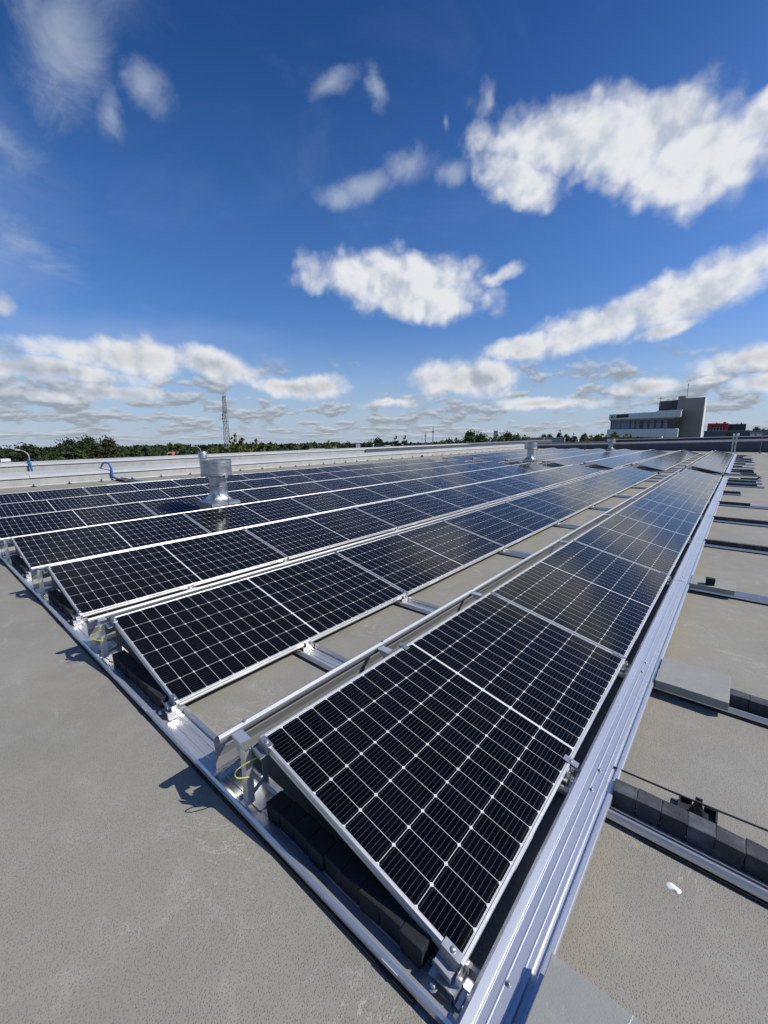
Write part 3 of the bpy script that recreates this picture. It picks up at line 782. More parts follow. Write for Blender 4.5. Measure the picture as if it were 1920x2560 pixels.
# ------------------------------------------------------------------ lightning conductor wires and their holders
def make_holder():
    t = empty('wire_holder')
    bm = bmesh.new(); lathe(bm, [(.072, .001), (.072, .010), (.058, .018), (.030, .026), (.022, .055), (.018, .060)], 14); finish('foot', bm, black_plastic, t, smooth=True)
    bm = bmesh.new(); box(bm, -.014, -.006, -.016, .016, .058, .078); box(bm, .006, .014, -.016, .016, .058, .078); box(bm, -.014, .014, -.016, .016, .054, .060)
    finish('clip', bm, black_plastic, t)
    return t
wh = make_holder()
ys = [-2.6, -1.7, -.75, .2, 1.05, 1.92, 2.84, 3.74, 4.7, 5.7, 6.8, 7.9, 9.0, 10.1, 11.1, 12.0, 12.85, 13.8, 14.6, 15.4, 16.3, 17.2, 18.3, 19.4, 20.5, 21.6, 22.8, 24, 25.2, 26.4, 27.6, 28.9, 30.2, 31.5, 32.8, 34.1, 35.4, 36.7]
for i, y in enumerate(ys):
    use(wh, (-15.22, y, 0), 'small black wire foot along the left roof edge' , 'wire holder', 'black wire feet along the left roof edge')
bm = bmesh.new(); tube(bm, [(-15.22, -8, .066)] + [(-15.22 + random.uniform(-.006, .006), y, .066 + random.uniform(-.004, .004)) for y in [q * .5 for q in range(-10, 76)]], .0045, 6)
tag(finish('lightning_wire', bm, copper_m), 'thin grey wire carried on black feet along the left roof edge', 'wire')
# wire crossing the walkway
for x, l in ((-.92, 'between the two rightmost rows'), (.98, 'at the end of the cover plate'), (1.92, 'right of the rails'), (-8.6, 'between the left rows')):
    use(wh, (x, 17.82, 0), 'black wire foot in the walkway %s' % l, 'wire holder', 'black wire feet in the walkway')
bm = bmesh.new(); tube(bm, [(-14.6, 17.83, .07), (-8, 17.83, .068), (-.9, 17.82, .066), (.98, 17.82, .066), (2.0, 17.82, .066)], .009, 8); tube(bm, [(2.0, 17.82, .06), (2.2, 18.3, .012), (6, 18.5, .006)], .005, 6)
tag(finish('walkway_wire', bm, steel_dark), 'dark wire crossing the walkway between the two arrays', 'wire')
bm = bmesh.new(); tube(bm, [(1.10, 1.075, .07), (1.39, 1.085, .072), (1.9, 1.13, .070), (3, 1.2, .068)], .0042, 8)
tag(finish('lightning_wire', bm, mat('dark_wire', (.05, .05, .06), .4, .5)), 'thin dark wire running right over the black holder by the block row', 'wire')
t = empty('cable_holder', (1.425, 1.092, 0)); tag(t, 'square black plastic cable holder tray behind the nearest block row', 'cable holder')
bm = bmesh.new(); box(bm, -.062, .062, -.055, .055, .001, .006)
for s in (-1, 1): box(bm, s * .062 - .003, s * .062 + .003, -.055, .055, .001, .030); 
for s in (-1, 1): box(bm, -.059, -.02, s * .055 - .003, s * .055 + .003, .001, .024); box(bm, .02, .059, s * .055 - .003, s * .055 + .003, .001, .024)
box(bm, -.09, -.064, .01, .018, .018, .024)
finish('tray', bm, black_plastic, t)
bm = bmesh.new(); lathe(bm, [(.030, .006), (.026, .030), (.018, .050), (.014, .062)], 12); box(bm, -.012, .012, -.014, -.006, .060, .082); box(bm, -.012, .012, .006, .014, .060, .082)
finish('post', bm, black_plastic, t, smooth=True)

# blue hoses over the parapets
bm = bmesh.new(); tube(bm, bez([(-16.05, 4.02, .425), (-16.0, 4.04, .52), (-15.82, 4.07, .60), (-15.60, 4.12, .58), (-15.47, 4.15, .45), (-15.46, 4.15, .25), (-15.42, 4.18, .10), (-15.25, 4.22, .06)], 8), [.032] * 30 + [.040] * 27, 12)
tag(finish('blue_hose', bm, blue_m, smooth=True), 'bright blue hose arching over the left roof edge down to the roof', 'hose')
bm = bmesh.new(); tube(bm, bez([(-17.2, 2.20, .66), (-17.08, 2.20, .735), (-16.95, 2.21, .70), (-16.90, 2.21, .58), (-16.90, 2.22, .36)], 8), .030, 12)
tag(finish('blue_hose', bm, blue_m, smooth=True), 'short blue hose hanging over the higher wall behind', 'hose')
t = empty('cable_tray', (-15.2, 4.25, 0)); tag(t, 'low dark cable tray leading from the blue hose to the left row', 'cable tray')
bm = bmesh.new()
for s in (-.09, .09): box(bm, 0, 3.4, s - .012, s + .012, .070, .098)
box(bm, 0, 3.4, -.078, .078, .070, .074)
finish('tray_rail', bm, steel_dark, t)
for x in (.25, 1.25, 2.25, 3.2):
    bm = bmesh.new(); box(bm, x - .08, x + .08, -.13, .13, .001, .068); finish('tray_foot', bm, black_rubber, t, bevel=.006)
bm = bmesh.new(); box(bm, -12.95, -12.55, 3.2, 5.45, .02, .115); box(bm, -12.95, -12.55, 3.2, 5.45, .0, .018)
tag(finish('white_edge_trim', bm, white_m, bevel=.008), 'long white strip lying behind the leftmost row', 'trim')
# poles and rods
t = empty('steel_pole', (.86, 40.35, 0)); tag(t, 'tall galvanised twin steel pole at the far end of the cover plate', 'pole')
for x, h in ((-.08, 1.30), (.09, 1.22)):
    bm = bmesh.new(); lathe(bm, [(.048, 0), (.048, h), (.044, h + .004)], 14, x, 0); finish('pipe', bm, galv, t, smooth=True)
bm = bmesh.new(); box(bm, -.16, .16, -.07, .07, .0, .02); box(bm, -.10, .11, -.02, .02, .35, .39); box(bm, -.10, .11, -.02, .02, .85, .89); finish('base_plate', bm, galv, t)
bm = bmesh.new(); lathe(bm, [(.075, 1.24), (.075, 1.40), (.03, 1.44)], 12, .15, 0); box(bm, -.14, -.02, -.06, .06, 1.28, 1.40); finish('lamp_head', bm, mat('bright_steel', (.8, .8, .8), .25, .9), t, smooth=True)
for (x, y, h, l) in ((2.35, 39.2, 1.5, 'thin lightning rod on a white disc base at the far right of the roof'), (-14.95, 22.3, 1.45, 'thin lightning rod at the left roof edge beyond the near array'), (-9.1, 38.6, 1.2, 'thin lightning rod behind the middle of the far array')):
    t = empty('lightning_rod', (x, y, 0)); tag(t, l, 'lightning rod')
    bm = bmesh.new(); lathe(bm, [(.012, .08), (.010, h * .6), (.006, h), (.001, h + .02)], 8); finish('rod', bm, steel_dark, t)
    bm = bmesh.new(); lathe(bm, [(.26 if x > 0 else .12, .0), (.26 if x > 0 else .12, .045), (.10, .05)], 20); finish('base', bm, white_m if x > 0 else black_plastic, t)
    bm = bmesh.new(); lathe(bm, [(.06, .05), (.05, .11), (.02, .13)], 12); finish('socket', bm, black_plastic, t)

# ------------------------------------------------------------------ roof vents
def vent(x, y, label, s=1.):
    t = empty('roof_vent', (x, y, 0)); t.scale = (s, s, s); tag(t, label, 'roof vent', 'galvanised roof vents')
    bm = bmesh.new(); box(bm, -.24, .24, -.25, .25, 0, .30); finish('curb_box', bm, mat('curb', (.30, .31, .31), .6, .3), t)
    bm = bmesh.new()
    o = .275; i = .150; N = 24
    sheet(bm, [(-o, .285), (-o, .345)], .004, 'y', -o, o); sheet(bm, [(o, .285), (o, .345)], .004, 'y', -o, o)
    sheet(bm, [(-o, .285), (-o, .345)], .004, 'x', -o, o); sheet(bm, [(o, .285), (o, .345)], .004, 'x', -o, o)
    # square-to-round flashing hood
    prev = None
    for q in range(9):
        f = q / 8.; ring = []
        for a in range(48):
            th = 2 * math.pi * a / 48; c, s_ = math.cos(th), math.sin(th); m = max(abs(c), abs(s_))
            sq = Vector((c / m * o, s_ / m * o)); ro = Vector((c * i, s_ * i))
            g = min(1., f * 1.25); e = g ** .8
            xy = sq.lerp(ro, e); z = .345 + .035 * min(1, f * 2) + .175 * max(0, (f - .35) / .65) ** 1.5
            ring.append(bm.verts.new((xy.x, xy.y, z)))
        if prev:
            for a in range(48): bm.faces.new((prev[a], prev[(a + 1) % 48], ring[(a + 1) % 48], ring[a]))
        prev = ring
    finish('flashing_hood', bm, galv, t, smooth=True)
    bm = bmesh.new(); lathe(bm, [(.146, .52), (.146, .60), (.150, .605), (.150, .62), (.143, .625), (.143, .66), (.141, .90)], 40, cap=False); finish('pipe', bm, galv, t, smooth=True)
    bm = bmesh.new(); lathe(bm, [(.20, .80), (.262, .815), (.278, .82), (.280, .832), (.270, .838), (.270, .855), (.276, .86), (.270, .866), (.270, 1.05), (.276, 1.056), (.276, 1.066), (.270, 1.07), (.270, 1.10), (.274, 1.105), (.266, 1.106), (.264, 1.05), (.22, .98), (.05, .95)], 48, cap=False)
    finish('drum_cap', bm, galv, t, smooth=True)
    bm = bmesh.new(); tube(bm, [(.275, .02, .80), (.285, .03, .55), (.283, .04, .30), (.28, .04, .02)], .008, 8); box(bm, .268, .300, -.005, .045, .78, .84)
    finish('stay_rod', bm, galv, t)
    return t
vent(-5.93, 3.02, 'large round galvanised vent in the near array, its shadow on the panel to its left')
vent(-5.93, 18.05, 'galvanised vent standing in the walkway between the two arrays', 1.02)
vent(-5.93, 33.2, 'galvanised vent among the panels near the far end of the roof', 1.0)
def small_vent(x, y, z0, s, label, drop=0.):
    t = empty('small_vent', (x, y, z0)); tag(t, label, 'roof vent')
    bm = bmesh.new(); lathe(bm, [(.09 * s, -drop), (.09 * s, .62 * s), (.07 * s, .66 * s), (.07 * s, .76 * s)], 20, cap=False); finish('pipe', bm, galv, t, smooth=True)
    bm = bmesh.new(); lathe(bm, [(.10 * s, .74 * s), (.135 * s, .78 * s), (.135 * s, .97 * s), (.125 * s, .985 * s), (.02 * s, .99 * s)], 24); finish('cap', bm, galv, t, smooth=True)
small_vent(-12.2, 5.88, 0, 1.02, 'small pipe vent with a round cap seen just above the large vent')
small_vent(-19.6, 22.6, .3, .50, 'white capped pipe vent on the next roof behind the dark wall', .2)
small_vent(-20.0, 42.5, .3, .48, 'small square topped vent on the next roof below the green trees', .2)
small_vent(-5.5, 53.5, -.4, 1.5, 'small steel vent below the office building beyond the far wall', 7)

# ------------------------------------------------------------------ background: buildings
far_plaster = mat('grey_plaster', rough=.9, build=parapet_build((.32, .308, .285), (.28, .268, .25), .5))
pale_panel = mat('pale_cladding', (.80, .81, .77), .6)
dark_clad = mat('dark_cladding', (.060, .064, .062), .7)
glass_dark = mat('dark_glazing', (.012, .013, .016), .15)
blind_m = mat('grey_blind', (.22, .25, .30), .7)
def frame_box(bm, O, e1, e2, a0, a1, b0, b1, z0, z1):
    P = lambda a, b, z: (O[0] + e1[0] * a + e2[0] * b, O[1] + e1[1] * a + e2[1] * b, z)
    hexa(bm, [P(a0, b0, z0), P(a1, b0, z0), P(a1, b1, z0), P(a0, b1, z0), P(a0, b0, z1), P(a1, b0, z1), P(a1, b1, z1), P(a0, b1, z1)])
def office():
    A = Vector((-22.9, 107.6)); B = Vector((-8.35, 98.6)); e1 = (B - A).normalized(); ln = (B - A).length; e2 = Vector((-.07, .9975))
    G = -9.4
    t = empty('office_building', (A.x, A.y, G)); tag(t, 'pale two storey office with a ribbon of dark windows and a grey stair tower', 'building')
    def part(name, m, rects, label=None, bevel=0.):
        bm = bmesh.new()
        for r in rects: frame_box(bm, A, e1, e2, *r)
        o = finish(name, bm, m, bevel=bevel); o.parent = t; o.matrix_parent_inverse = Matrix.Translation((-A.x, -A.y, -G))
        if label: o['label'] = label
        return o
    part('wall', far_plaster, [(.9, ln - .5, .9, 12, G, 5.3)])
    part('fascia', pale_panel, [(0, ln, 0, 11, 4.35, 5.66)], 'upper pale band', .18)
    part('fascia', pale_panel, [(-.2, ln - .2, 0, 11, .45, 2.25)], 'lower pale band', .18)
    part('soffit', mat('soffit', (.30, .31, .30), .7), [(.3, ln - 1.2, .35, 10, 4.08, 4.36)])
    part('parapet_trim', mat('bright_trim', (.74, .74, .72), .5), [(ln - 5.2, ln + .08, .25, 11, 5.66, 5.82)])
    part('panel_joint', mat('joint_line', (.25, .26, .26), .8), [(x, x + .035, -.012, .1, 4.5, 5.6) for x in (4.9, 8.0, 10.9, 14.0, 16.2)] + [(x, x + .035, -.012, .1, .5, 2.2) for x in (2.8, 5.0, 8.0, 10.9, 14.2)] + [(5.1, ln - .3, -.012, .1, 5.02, 5.05), (2.6, ln - .5, -.012, .1, 1.2, 1.23)])
    part('window_band', glass_dark, [(.5, ln - .3, .75, .9, 2.25, 4.08)])
    for a0, a1 in ((.9, 3.3), (3.4, 5.7)):
        part('blind_window', blind_m, [(a0, a1, .70, .75, 2.32, 3.95)])
    for a0 in (6.0, 7.2, 9.1, 10.6, 12.1, 13.6):
        w = part('window', mat('pane', (.19, .22, .24), .25), [(a0, a0 + .95, .70, .75, 2.35, 3.45)])
        w2 = part('window', mat('pane', (.19, .22, .24), .25), [(a0, a0 + .95, .70, .75, 3.6, 3.85)], 'narrow upper light')
    # stair tower: its face starts right of the fascia end
    e = 1.2
    def quad(name, m, p, z0, z1, label=None):
        bm = bmesh.new(); hexa(bm, [(*q, z0) for q in p] + [(*q, z1) for q in p])
        o = finish(name, bm, m); o.parent = t; o.matrix_parent_inverse = Matrix.Translation((-A.x, -A.y, -G))
        if label: o['label'] = label
    quad('stair_tower', far_plaster, [(-9.68, 103.79), (-5.25, 102.07), (-5.32, 107.36), (-9.75, 109.1)], G, 8.12, 'tall grey rendered stair tower')
    quad('tower_step', far_plaster, [(-9.66, 103.82), (-8.42, 103.34), (-8.5, 107.3), (-9.7, 107.8)], 8.12, 8.62)
    quad('tower_side', mat('sunlit_side', (.60, .60, .57), .8), [(-5.26, 102.09), (-5.14, 102.05), (-5.20, 107.36), (-5.33, 107.36)], G, 8.10, 'pale sunlit end face of the tower')  # paler than the tower's own plaster, sunlight put into the colour
    part('roof_cabin', dark_clad, [(ln - 5.3, ln - 1.1, 5.5, 9, 5.6, 8.0)], 'dark cabin on the roof')
    part('roof_railing', steel_dark, [(ln - 4.9 - .04, ln - 4.86, 3.4, 3.5, 6.5, 8.8), (ln - 5.6, ln - 4.3, 3.4, 3.45, 8.40, 8.46), (ln - 5.6, ln - 4.8, 3.4, 3.45, 7.4, 7.46), (ln - 5.3, ln - 4.8, 3.4, 3.45, 6.7, 6.76)] + [(ln - 3.6 + q * 1.2, ln - 2.9 + q * 1.2, 3.6, 3.7, 8.0, 8.10) for q in range(3)])
    part('ridge_pin', steel_dark, [(x, x + .07, .6, .67, 5.6, 5.95) for x in (.9, 4.0, 6.9, 10.0, 13.0, 16.0)])
    part('antenna', steel_dark, [(ln + .52, ln + .62, 5.6, 5.7, 8.0, 10.6)])
    part('antenna_head', white_m, [(ln + .42, ln + .72, 5.5, 5.8, 10.5, 10.95)])
    # signboard and round emblem
    part('signboard', mat('sign_letters', (.018, .024, .022), .5), [(2.05, 2.55, -.06, .02, 4.72, 5.42), (2.58, 3.02, -.06, .02, 4.72, 5.42), (3.05, 3.30, -.06, .02, 4.72, 5.20), (3.33, 3.80, -.06, .02, 4.74, 5.44), (3.83, 4.30, -.06, .02, 4.74, 5.44), (4.33, 4.80, -.06, .02, 4.76, 5.45), (4.83, 5.25, -.06, .02, 4.78, 5.45), (2.0, 5.3, -.02, .02, 4.85, 5.35)], 'dark letter blocks on the upper band')
    bm = bmesh.new(); N = 28
    P = lambda a, b, z: (A.x + e1.x * a + e2.x * b, A.y + e1.y * a + e2.y * b, z)
    def ring(b, r): return [bm.verts.new(P(1.1 + .52 * r * math.cos(2 * math.pi * i / N), b, 5.02 + .42 * r * math.sin(2 * math.pi * i / N))) for i in range(N)]
    o1, i1, o2, i2 = ring(.0, 1), ring(.0, .82), ring(-.06, 1), ring(-.06, .82)
    for i in range(N):
        j = (i + 1) % N
        for q in ((o1, o2), (o2, i2), (i2, i1)): bm.faces.new((q[0][i], q[0][j], q[1][j], q[1][i]))
    tri = [(.78, 4.74), (.78, 5.30), (1.50, 5.02)]
    V = [bm.verts.new(P(a, -.05, z)) for a, z in tri]; V2 = [bm.verts.new(P(a, .0, z)) for a, z in tri]; bm.faces.new(V)
    for i in range(3): bm.faces.new((V[i], V[(i + 1) % 3], V2[(i + 1) % 3], V2[i]))
    o = finish('emblem', bm, mat('emblem', (.12, .12, .12), .5)); o.parent = t; o.matrix_parent_inverse = Matrix.Translation((-A.x, -A.y, -G)); o['label'] = 'round emblem with a pointed shape'
office()

def simple_block(name, label, cat, x0, x1, y0, y1, z0, z1, m, parts=()):
    t = empty(name, ((x0 + x1) / 2, y0, z0)); tag(t, label, cat)
    def put(n, mm, rects, lab=None):
        bm = bmesh.new()
        for r in rects: box(bm, *r)
        o = finish(n, bm, mm); o.parent = t; o.matrix_parent_inverse = Matrix.Translation(-Vector(t.location))
        if lab: o['label'] = lab
    put('wall', m, [(x0, x1, y0, y1, z0, z1)])
    for p in parts: put(*p)
    return t
red_m = mat('red_cladding', (.55, .02, .035), .6); slate_m = mat('slate_cladding', (.045, .055, .065), .7); grey2 = mat('grey_cladding', (.13, .14, .145), .7)
simple_block('red_building', 'distant building with a bright red frame around two rows of windows', 'building', -12.3, -5.2, 252, 270, -14, 5.2, slate_m,
    [('red_frame', red_m, [(-12.5, -5.0, 251, 251.9, 4.3, 5.4), (-6.3, -5.0, 251, 251.9, 1.2, 4.3), (-12.5, -11.9, 251, 251.9, 1.2, 4.3)]),
     ('window_row', mat('pale_windows', (.30, .32, .33), .3), [(-11.6 + q * 1.1, -11.0 + q * 1.1, 251.6, 251.9, z, z + .75) for q in range(5) for z in (3.2, 2.1)]),
     ('roof_unit', steel_dark, [(-9.6, -9.2, 255, 256, 5.2, 5.9), (-7.0, -5.9, 255, 256, 5.2, 6.1)])])
simple_block('slate_building', 'dark slate coloured block joined to the right of the red building', 'building', -5.1, 1.4, 258, 275, -14, 5.1, slate_m, [('roof_unit', steel_dark, [(-2.2, -1.9, 260, 261, 5.1, 5.7), (-.7, -.2, 260, 261, 5.1, 5.8)])])
simple_block('warehouse', 'long low grey hall beyond the far wall under the red building', 'building', -9.9, 8.0, 190, 215, -12, 1.75, grey2, [('gate', glass_dark, [(-3.6, -2.5, 189.8, 189.95, -.6, 1.0)]), ('pipe', steel_dark, [(-1.1, -.9, 189.7, 189.9, -1, 1.5)]), ('roof_edge', steel_dark, [(-10, 8.1, 189.8, 215, 1.75, 1.95)])])
simple_block('grey_hall', 'grey hall with a flat roof at the far right horizon', 'building', 5.2, 24, 170, 200, -12, 1.9, grey2, [('roof_edge', steel_dark, [(5.1, 24, 169.8, 200, 1.9, 2.1)])])
simple_block('white_cabin', 'small bright white cabin between the grey halls', 'building', 2.6, 5.0, 160, 165, -12, .9, white_m, [('roof', steel_dark, [(2.5, 5.1, 159.8, 165, .9, 1.5)]), ('gap', glass_dark, [(3.7, 3.85, 159.9, 160, -.5, .9)])])
simple_block('pale_screen_wall', 'pale grey screen wall with one joint right of the green trees', 'wall', -34.5, -27.2, 90, 91, -9, .55, mat('pale_screen', (.36, .38, .39), .7), [('post', white_m, [(-31.2, -31.0, 89.8, 89.95, -9, .6)]), ('end_wall', grey2, [(-27.2, -27.0, 90, 91, -9, .6)])])

# red roofed houses and pale sheds towards the left horizon
def house(x, y, z, w, d, h, label, roofm, wallm, rot=0.):
    t = empty('house', (x, y, z), (0, 0, rot)); tag(t, label, 'house', 'houses among the trees')
    bm = bmesh.new(); box(bm, -w / 2, w / 2, -d / 2, d / 2, -8, h); finish('wall', bm, wallm, t)
    bm = bmesh.new(); hexa(bm, [(-w / 2 - .4, -d / 2 - .4, h), (w / 2 + .4, -d / 2 - .4, h), (w / 2 + .4, d / 2 + .4, h), (-w / 2 - .4, d / 2 + .4, h), (-w / 2 - .4, -.1, h + d * .32), (w / 2 + .4, -.1, h + d * .32), (w / 2 + .4, .1, h + d * .32), (-w / 2 - .4, .1, h + d * .32)])
    finish('roof', bm, roofm, t)
    bm = bmesh.new(); box(bm, -w * .3, -w * .3 + .5, -.3, .3, h + d * .2, h + d * .32 + .7); finish('chimney', bm, mat('brick', (.28, .10, .06), .8), t)
    bm = bmesh.new()
    for q in (-.3, 0, .3): box(bm, q * w - .4, q * w + .4, -d / 2 - .05, -d / 2 - .01, h - 1.9, h - .8)
    finish('window', bm, glass_dark, t)
tile_r = mat('red_tiles', (.36, .095, .05), .8); tile_p = mat('faded_tiles', (.42, .20, .14), .8); wallw = mat('white_render', (.62, .60, .56), .8)
house(-184, 79, -8.9, 5.5, 5.5, 1.6, 'white house with a faded red roof far behind the small pipe vent', tile_p, wallw, .9)
house(-181, 88, -8.9, 4.5, 4.5, 1.3, 'small house with a faded red roof right of the white house', tile_p, wallw, .6)
house(-139, 118, -7.0, 4.5, 4.5, .9, 'house with a rust red roof left of the white sheds', tile_r, wallw, .8)
def shed(x, y, z, w, d, h, label, rot=.8, m=None):
    t = empty('shed', (x, y, z), (0, 0, rot)); tag(t, label, 'shed', 'pale sheds among the trees')
    bm = bmesh.new(); box(bm, -w / 2, w / 2, -d / 2, d / 2, -6, h); finish('wall', bm, m or wallw, t)
    bm = bmesh.new(); box(bm, -w / 2 - .1, w / 2 + .1, -d / 2 - .1, d / 2 + .1, h, h + .2); finish('roof', bm, white_m, t)
shed(-117, 101, -4.9, 6, 3, 1.0, 'long white shed right of the rust red roof')
shed(-112, 104, -4.7, 2, 2, 1.5, 'white hut at the right end of the long shed')
shed(-113, 118, -4.4, 1.6, 1.6, 2.6, 'tall narrow white hut under the lone yellow tree')
shed(-92, 110, -3.8, 3, 3, 1.2, 'low white shed right of the yellow tree')
shed(-125, 157, -5.2, 6, 3, 1.5, 'white lorry shaped shed under the rounded dark trees')
shed(-121, 157, -5.0, 3, 3, 1.2, 'beige shed beside the lorry shaped shed')
shed(-175, 60, -5.0, 1.6, 1.6, .25, 'white flat shed above the street lamp at the left', .8)
shed(-40, 4.6, -.45, .35, .35, .16, 'white roof unit at the left edge below the street lamp', .1)
shed(-71.5, 151, -.9, 1.5, 1.5, 3.2, 'tall pale square sign tower above the green trees', .5)

# ------------------------------------------------------------------ lattice mast
mast_m = mat('mast_steel', (.24, .25, .27), .6, .2)
def mast():
    bx, by = -139.9, 78.3; z0 = -10.5; z1 = 14.9
    t = empty('lattice_mast', (bx, by, z0)); tag(t, 'tall steel lattice radio mast with antennas above the woods', 'radio mast')
    H = z1 - z0
    def hw(z): return .98 - .58 * z / H
    bm = bmesh.new(); N = 14; C = [(-1, -1), (1, -1), (1, 1), (-1, 1)]
    for c in C: tube(bm, [(c[0] * hw(0), c[1] * hw(0), 0), (c[0] * hw(H), c[1] * hw(H), H)], .085, 5)
    finish('leg', bm, mast_m, t)
    bm = bmesh.new()
    for q in range(N):
        a, b = H * q / N, H * (q + 1) / N
        for s in range(4):
            c, d = C[s], C[(s + 1) % 4]
            tube(bm, [(c[0] * hw(a), c[1] * hw(a), a), (d[0] * hw(b), d[1] * hw(b), b)], .042, 4)
            tube(bm, [(d[0] * hw(a), d[1] * hw(a), a), (c[0] * hw(b), c[1] * hw(b), b)], .042, 4)
            tube(bm, [(c[0] * hw(b), c[1] * hw(b), b), (d[0] * hw(b), d[1] * hw(b), b)], .045, 4)
    finish('bracing', bm, mast_m, t)
    bm = bmesh.new(); box(bm, -.9, .9, -.9, .9, H * .66, H * .66 + .12); box(bm, -.8, .8, -.8, .8, H * .79, H * .79 + .1); finish('platform', bm, steel_dark, t)
    for a in (0, 2.1, 4.2):
        bm = bmesh.new(); box(bm, .95 * math.cos(a) - .12, .95 * math.cos(a) + .12, .95 * math.sin(a) - .12, .95 * math.sin(a) + .12, H * .68, H * .76)
        finish('antenna', bm, mat('antenna_white', (.5, .5, .5), .5), t)
    bm = bmesh.new(); pts = [(.75 * math.cos(q * math.pi / 10), .1, H + .55 + .75 * math.sin(q * math.pi / 10)) for q in range(21)]; tube(bm, pts, .07, 5)
    tube(bm, [(-.3, 0, H - .4), (-.3, 0, H + .7)], .06, 4); tube(bm, [(.9, 0, H + .1), (1.3, 0, H + .1)], .1, 4)
    finish('ring_antenna', bm, steel_dark, t)
mast()
for (x, y, z, h, l) in ((-205, 296, -16, 19, 'tiny distant chimney mast on the horizon'), (-200, 300, -16, 23, 'tiny distant thin mast on the horizon, taller of the pair')):
    t = empty('distant_mast', (x, y, z)); tag(t, l, 'mast'); bm = bmesh.new(); tube(bm, [(0, 0, 0), (0, 0, h)], [.5, .25], 6); finish('shaft', bm, steel_dark, t); bm = bmesh.new(); box(bm, -.6, .6, -.6, .6, h * .8, h * .85); finish('platform', bm, steel_dark, t)

# ------------------------------------------------------------------ street lamps
def lamp(x, y, ztop, rot, label):
    z0 = ground_z(x, y); t = empty('street_lamp', (x, y, z0), (0, 0, rot)); tag(t, label, 'street lamp', 'street lamps behind the left roof edge')
    h = ztop - z0
    bm = bmesh.new(); tube(bm, [(0, 0, 0), (0, 0, h - .9)] + bez([(0, 0, h - .9), (-.08, 0, h - .45), (-.4, 0, h - .15), (-.9, 0, h)], 5)[1:], .065, 8); finish('post', bm, mat('lamp_post', (.30, .30, .28), .6), t, smooth=True)
    bm = bmesh.new(); hexa(bm, [(-1.35, -.12, h - .02), (-.85, -.09, h - .05), (-.85, .09, h - .05), (-1.35, .12, h - .02), (-1.3, -.08, h + .12), (-.85, -.07, h + .06), (-.85, .07, h + .06), (-1.3, .08, h + .12)])
    finish('lamp_head', bm, white_m, t, bevel=.02)
lamp(-57.4, 8.9, .05, math.atan2(.65, .76), 'curved street lamp at the far left in front of dark trees')
lamp(-58.3, 28.4, -.05, math.atan2(.65, .76), 'curved street lamp just left of the small pipe vent')

# ------------------------------------------------------------------ trees
def leaf_build(k, b):
    p = obj_coord(k); n = k.noise(p, 1.3, 4, .6); n2 = k.noise(world_coord(k), 5.0, 2, .6)
    info = k.n.new('ShaderNodeObjectInfo')
    c = k.mix(k.ss(n, .3, .7), info.outputs['Color'], k.v('MULTIPLY', info.outputs['Color'], (1.55, 1.45, 1.2)))
    c = k.mix(k.ss(n2, .45, .75, 0., .6), c, k.v('MULTIPLY', info.outputs['Color'], (.55, .6, .6)))
    k.l.new(c, b.inputs['Base Color'])
leaf_m = mat('leaves', rough=.7, build=leaf_build, spec=.2)
bark_m = mat('bark', (.06, .045, .03), .9)
def leaf_cloud(seed, n, lobes, size):
    random.seed(seed); verts = []; faces = []
    tot = sum(l[3] ** 2 for l in lobes)
    for (cx, cy, cz, r, sq) in lobes:
        # each lobe is itself made of clumps
        k = int(n * r * r / tot); ncl = max(8, k // 26)
        cl = []
        for _ in range(ncl):
            v = Vector((random.gauss(0, 1), random.gauss(0, 1), random.gauss(0, 1))).normalized() * (random.uniform(.45, 1.05) ** .7)
            cl.append((Vector((cx, cy, cz)) + Vector((v.x * r, v.y * r, v.z * r * sq)), r * random.uniform(.12, .30)))
        for _ in range(k):
            c, cr = random.choice(cl)
            p = c + Vector((random.gauss(0, cr * .6), random.gauss(0, cr * .6), random.gauss(0, cr * .5)))
            nrm = (Vector((random.gauss(0, 1), random.gauss(0, 1), random.gauss(.5, 1)))).normalized()
            a = nrm.orthogonal().normalized(); b = nrm.cross(a); th = random.uniform(0, 6.28)
            a, b = a * math.cos(th) + b * math.sin(th), b * math.cos(th) - a * math.sin(th)
            s = size * random.uniform(.6, 1.4); i = len(verts)
            verts += [p - a * s, p + b * s * .55, p + a * s, p - b * s * .55]; faces.append((i, i + 1, i + 2, i + 3))
    return verts, faces
def make_tree_mesh(seed, n, lobes, size):
    v, f = leaf_cloud(seed, n, lobes, size)
    me = bpy.data.meshes.new('crown'); me.from_pydata([tuple(q) for q in v], [], f); me.materials.append(leaf_m); me.update(); return me
random.seed(1)
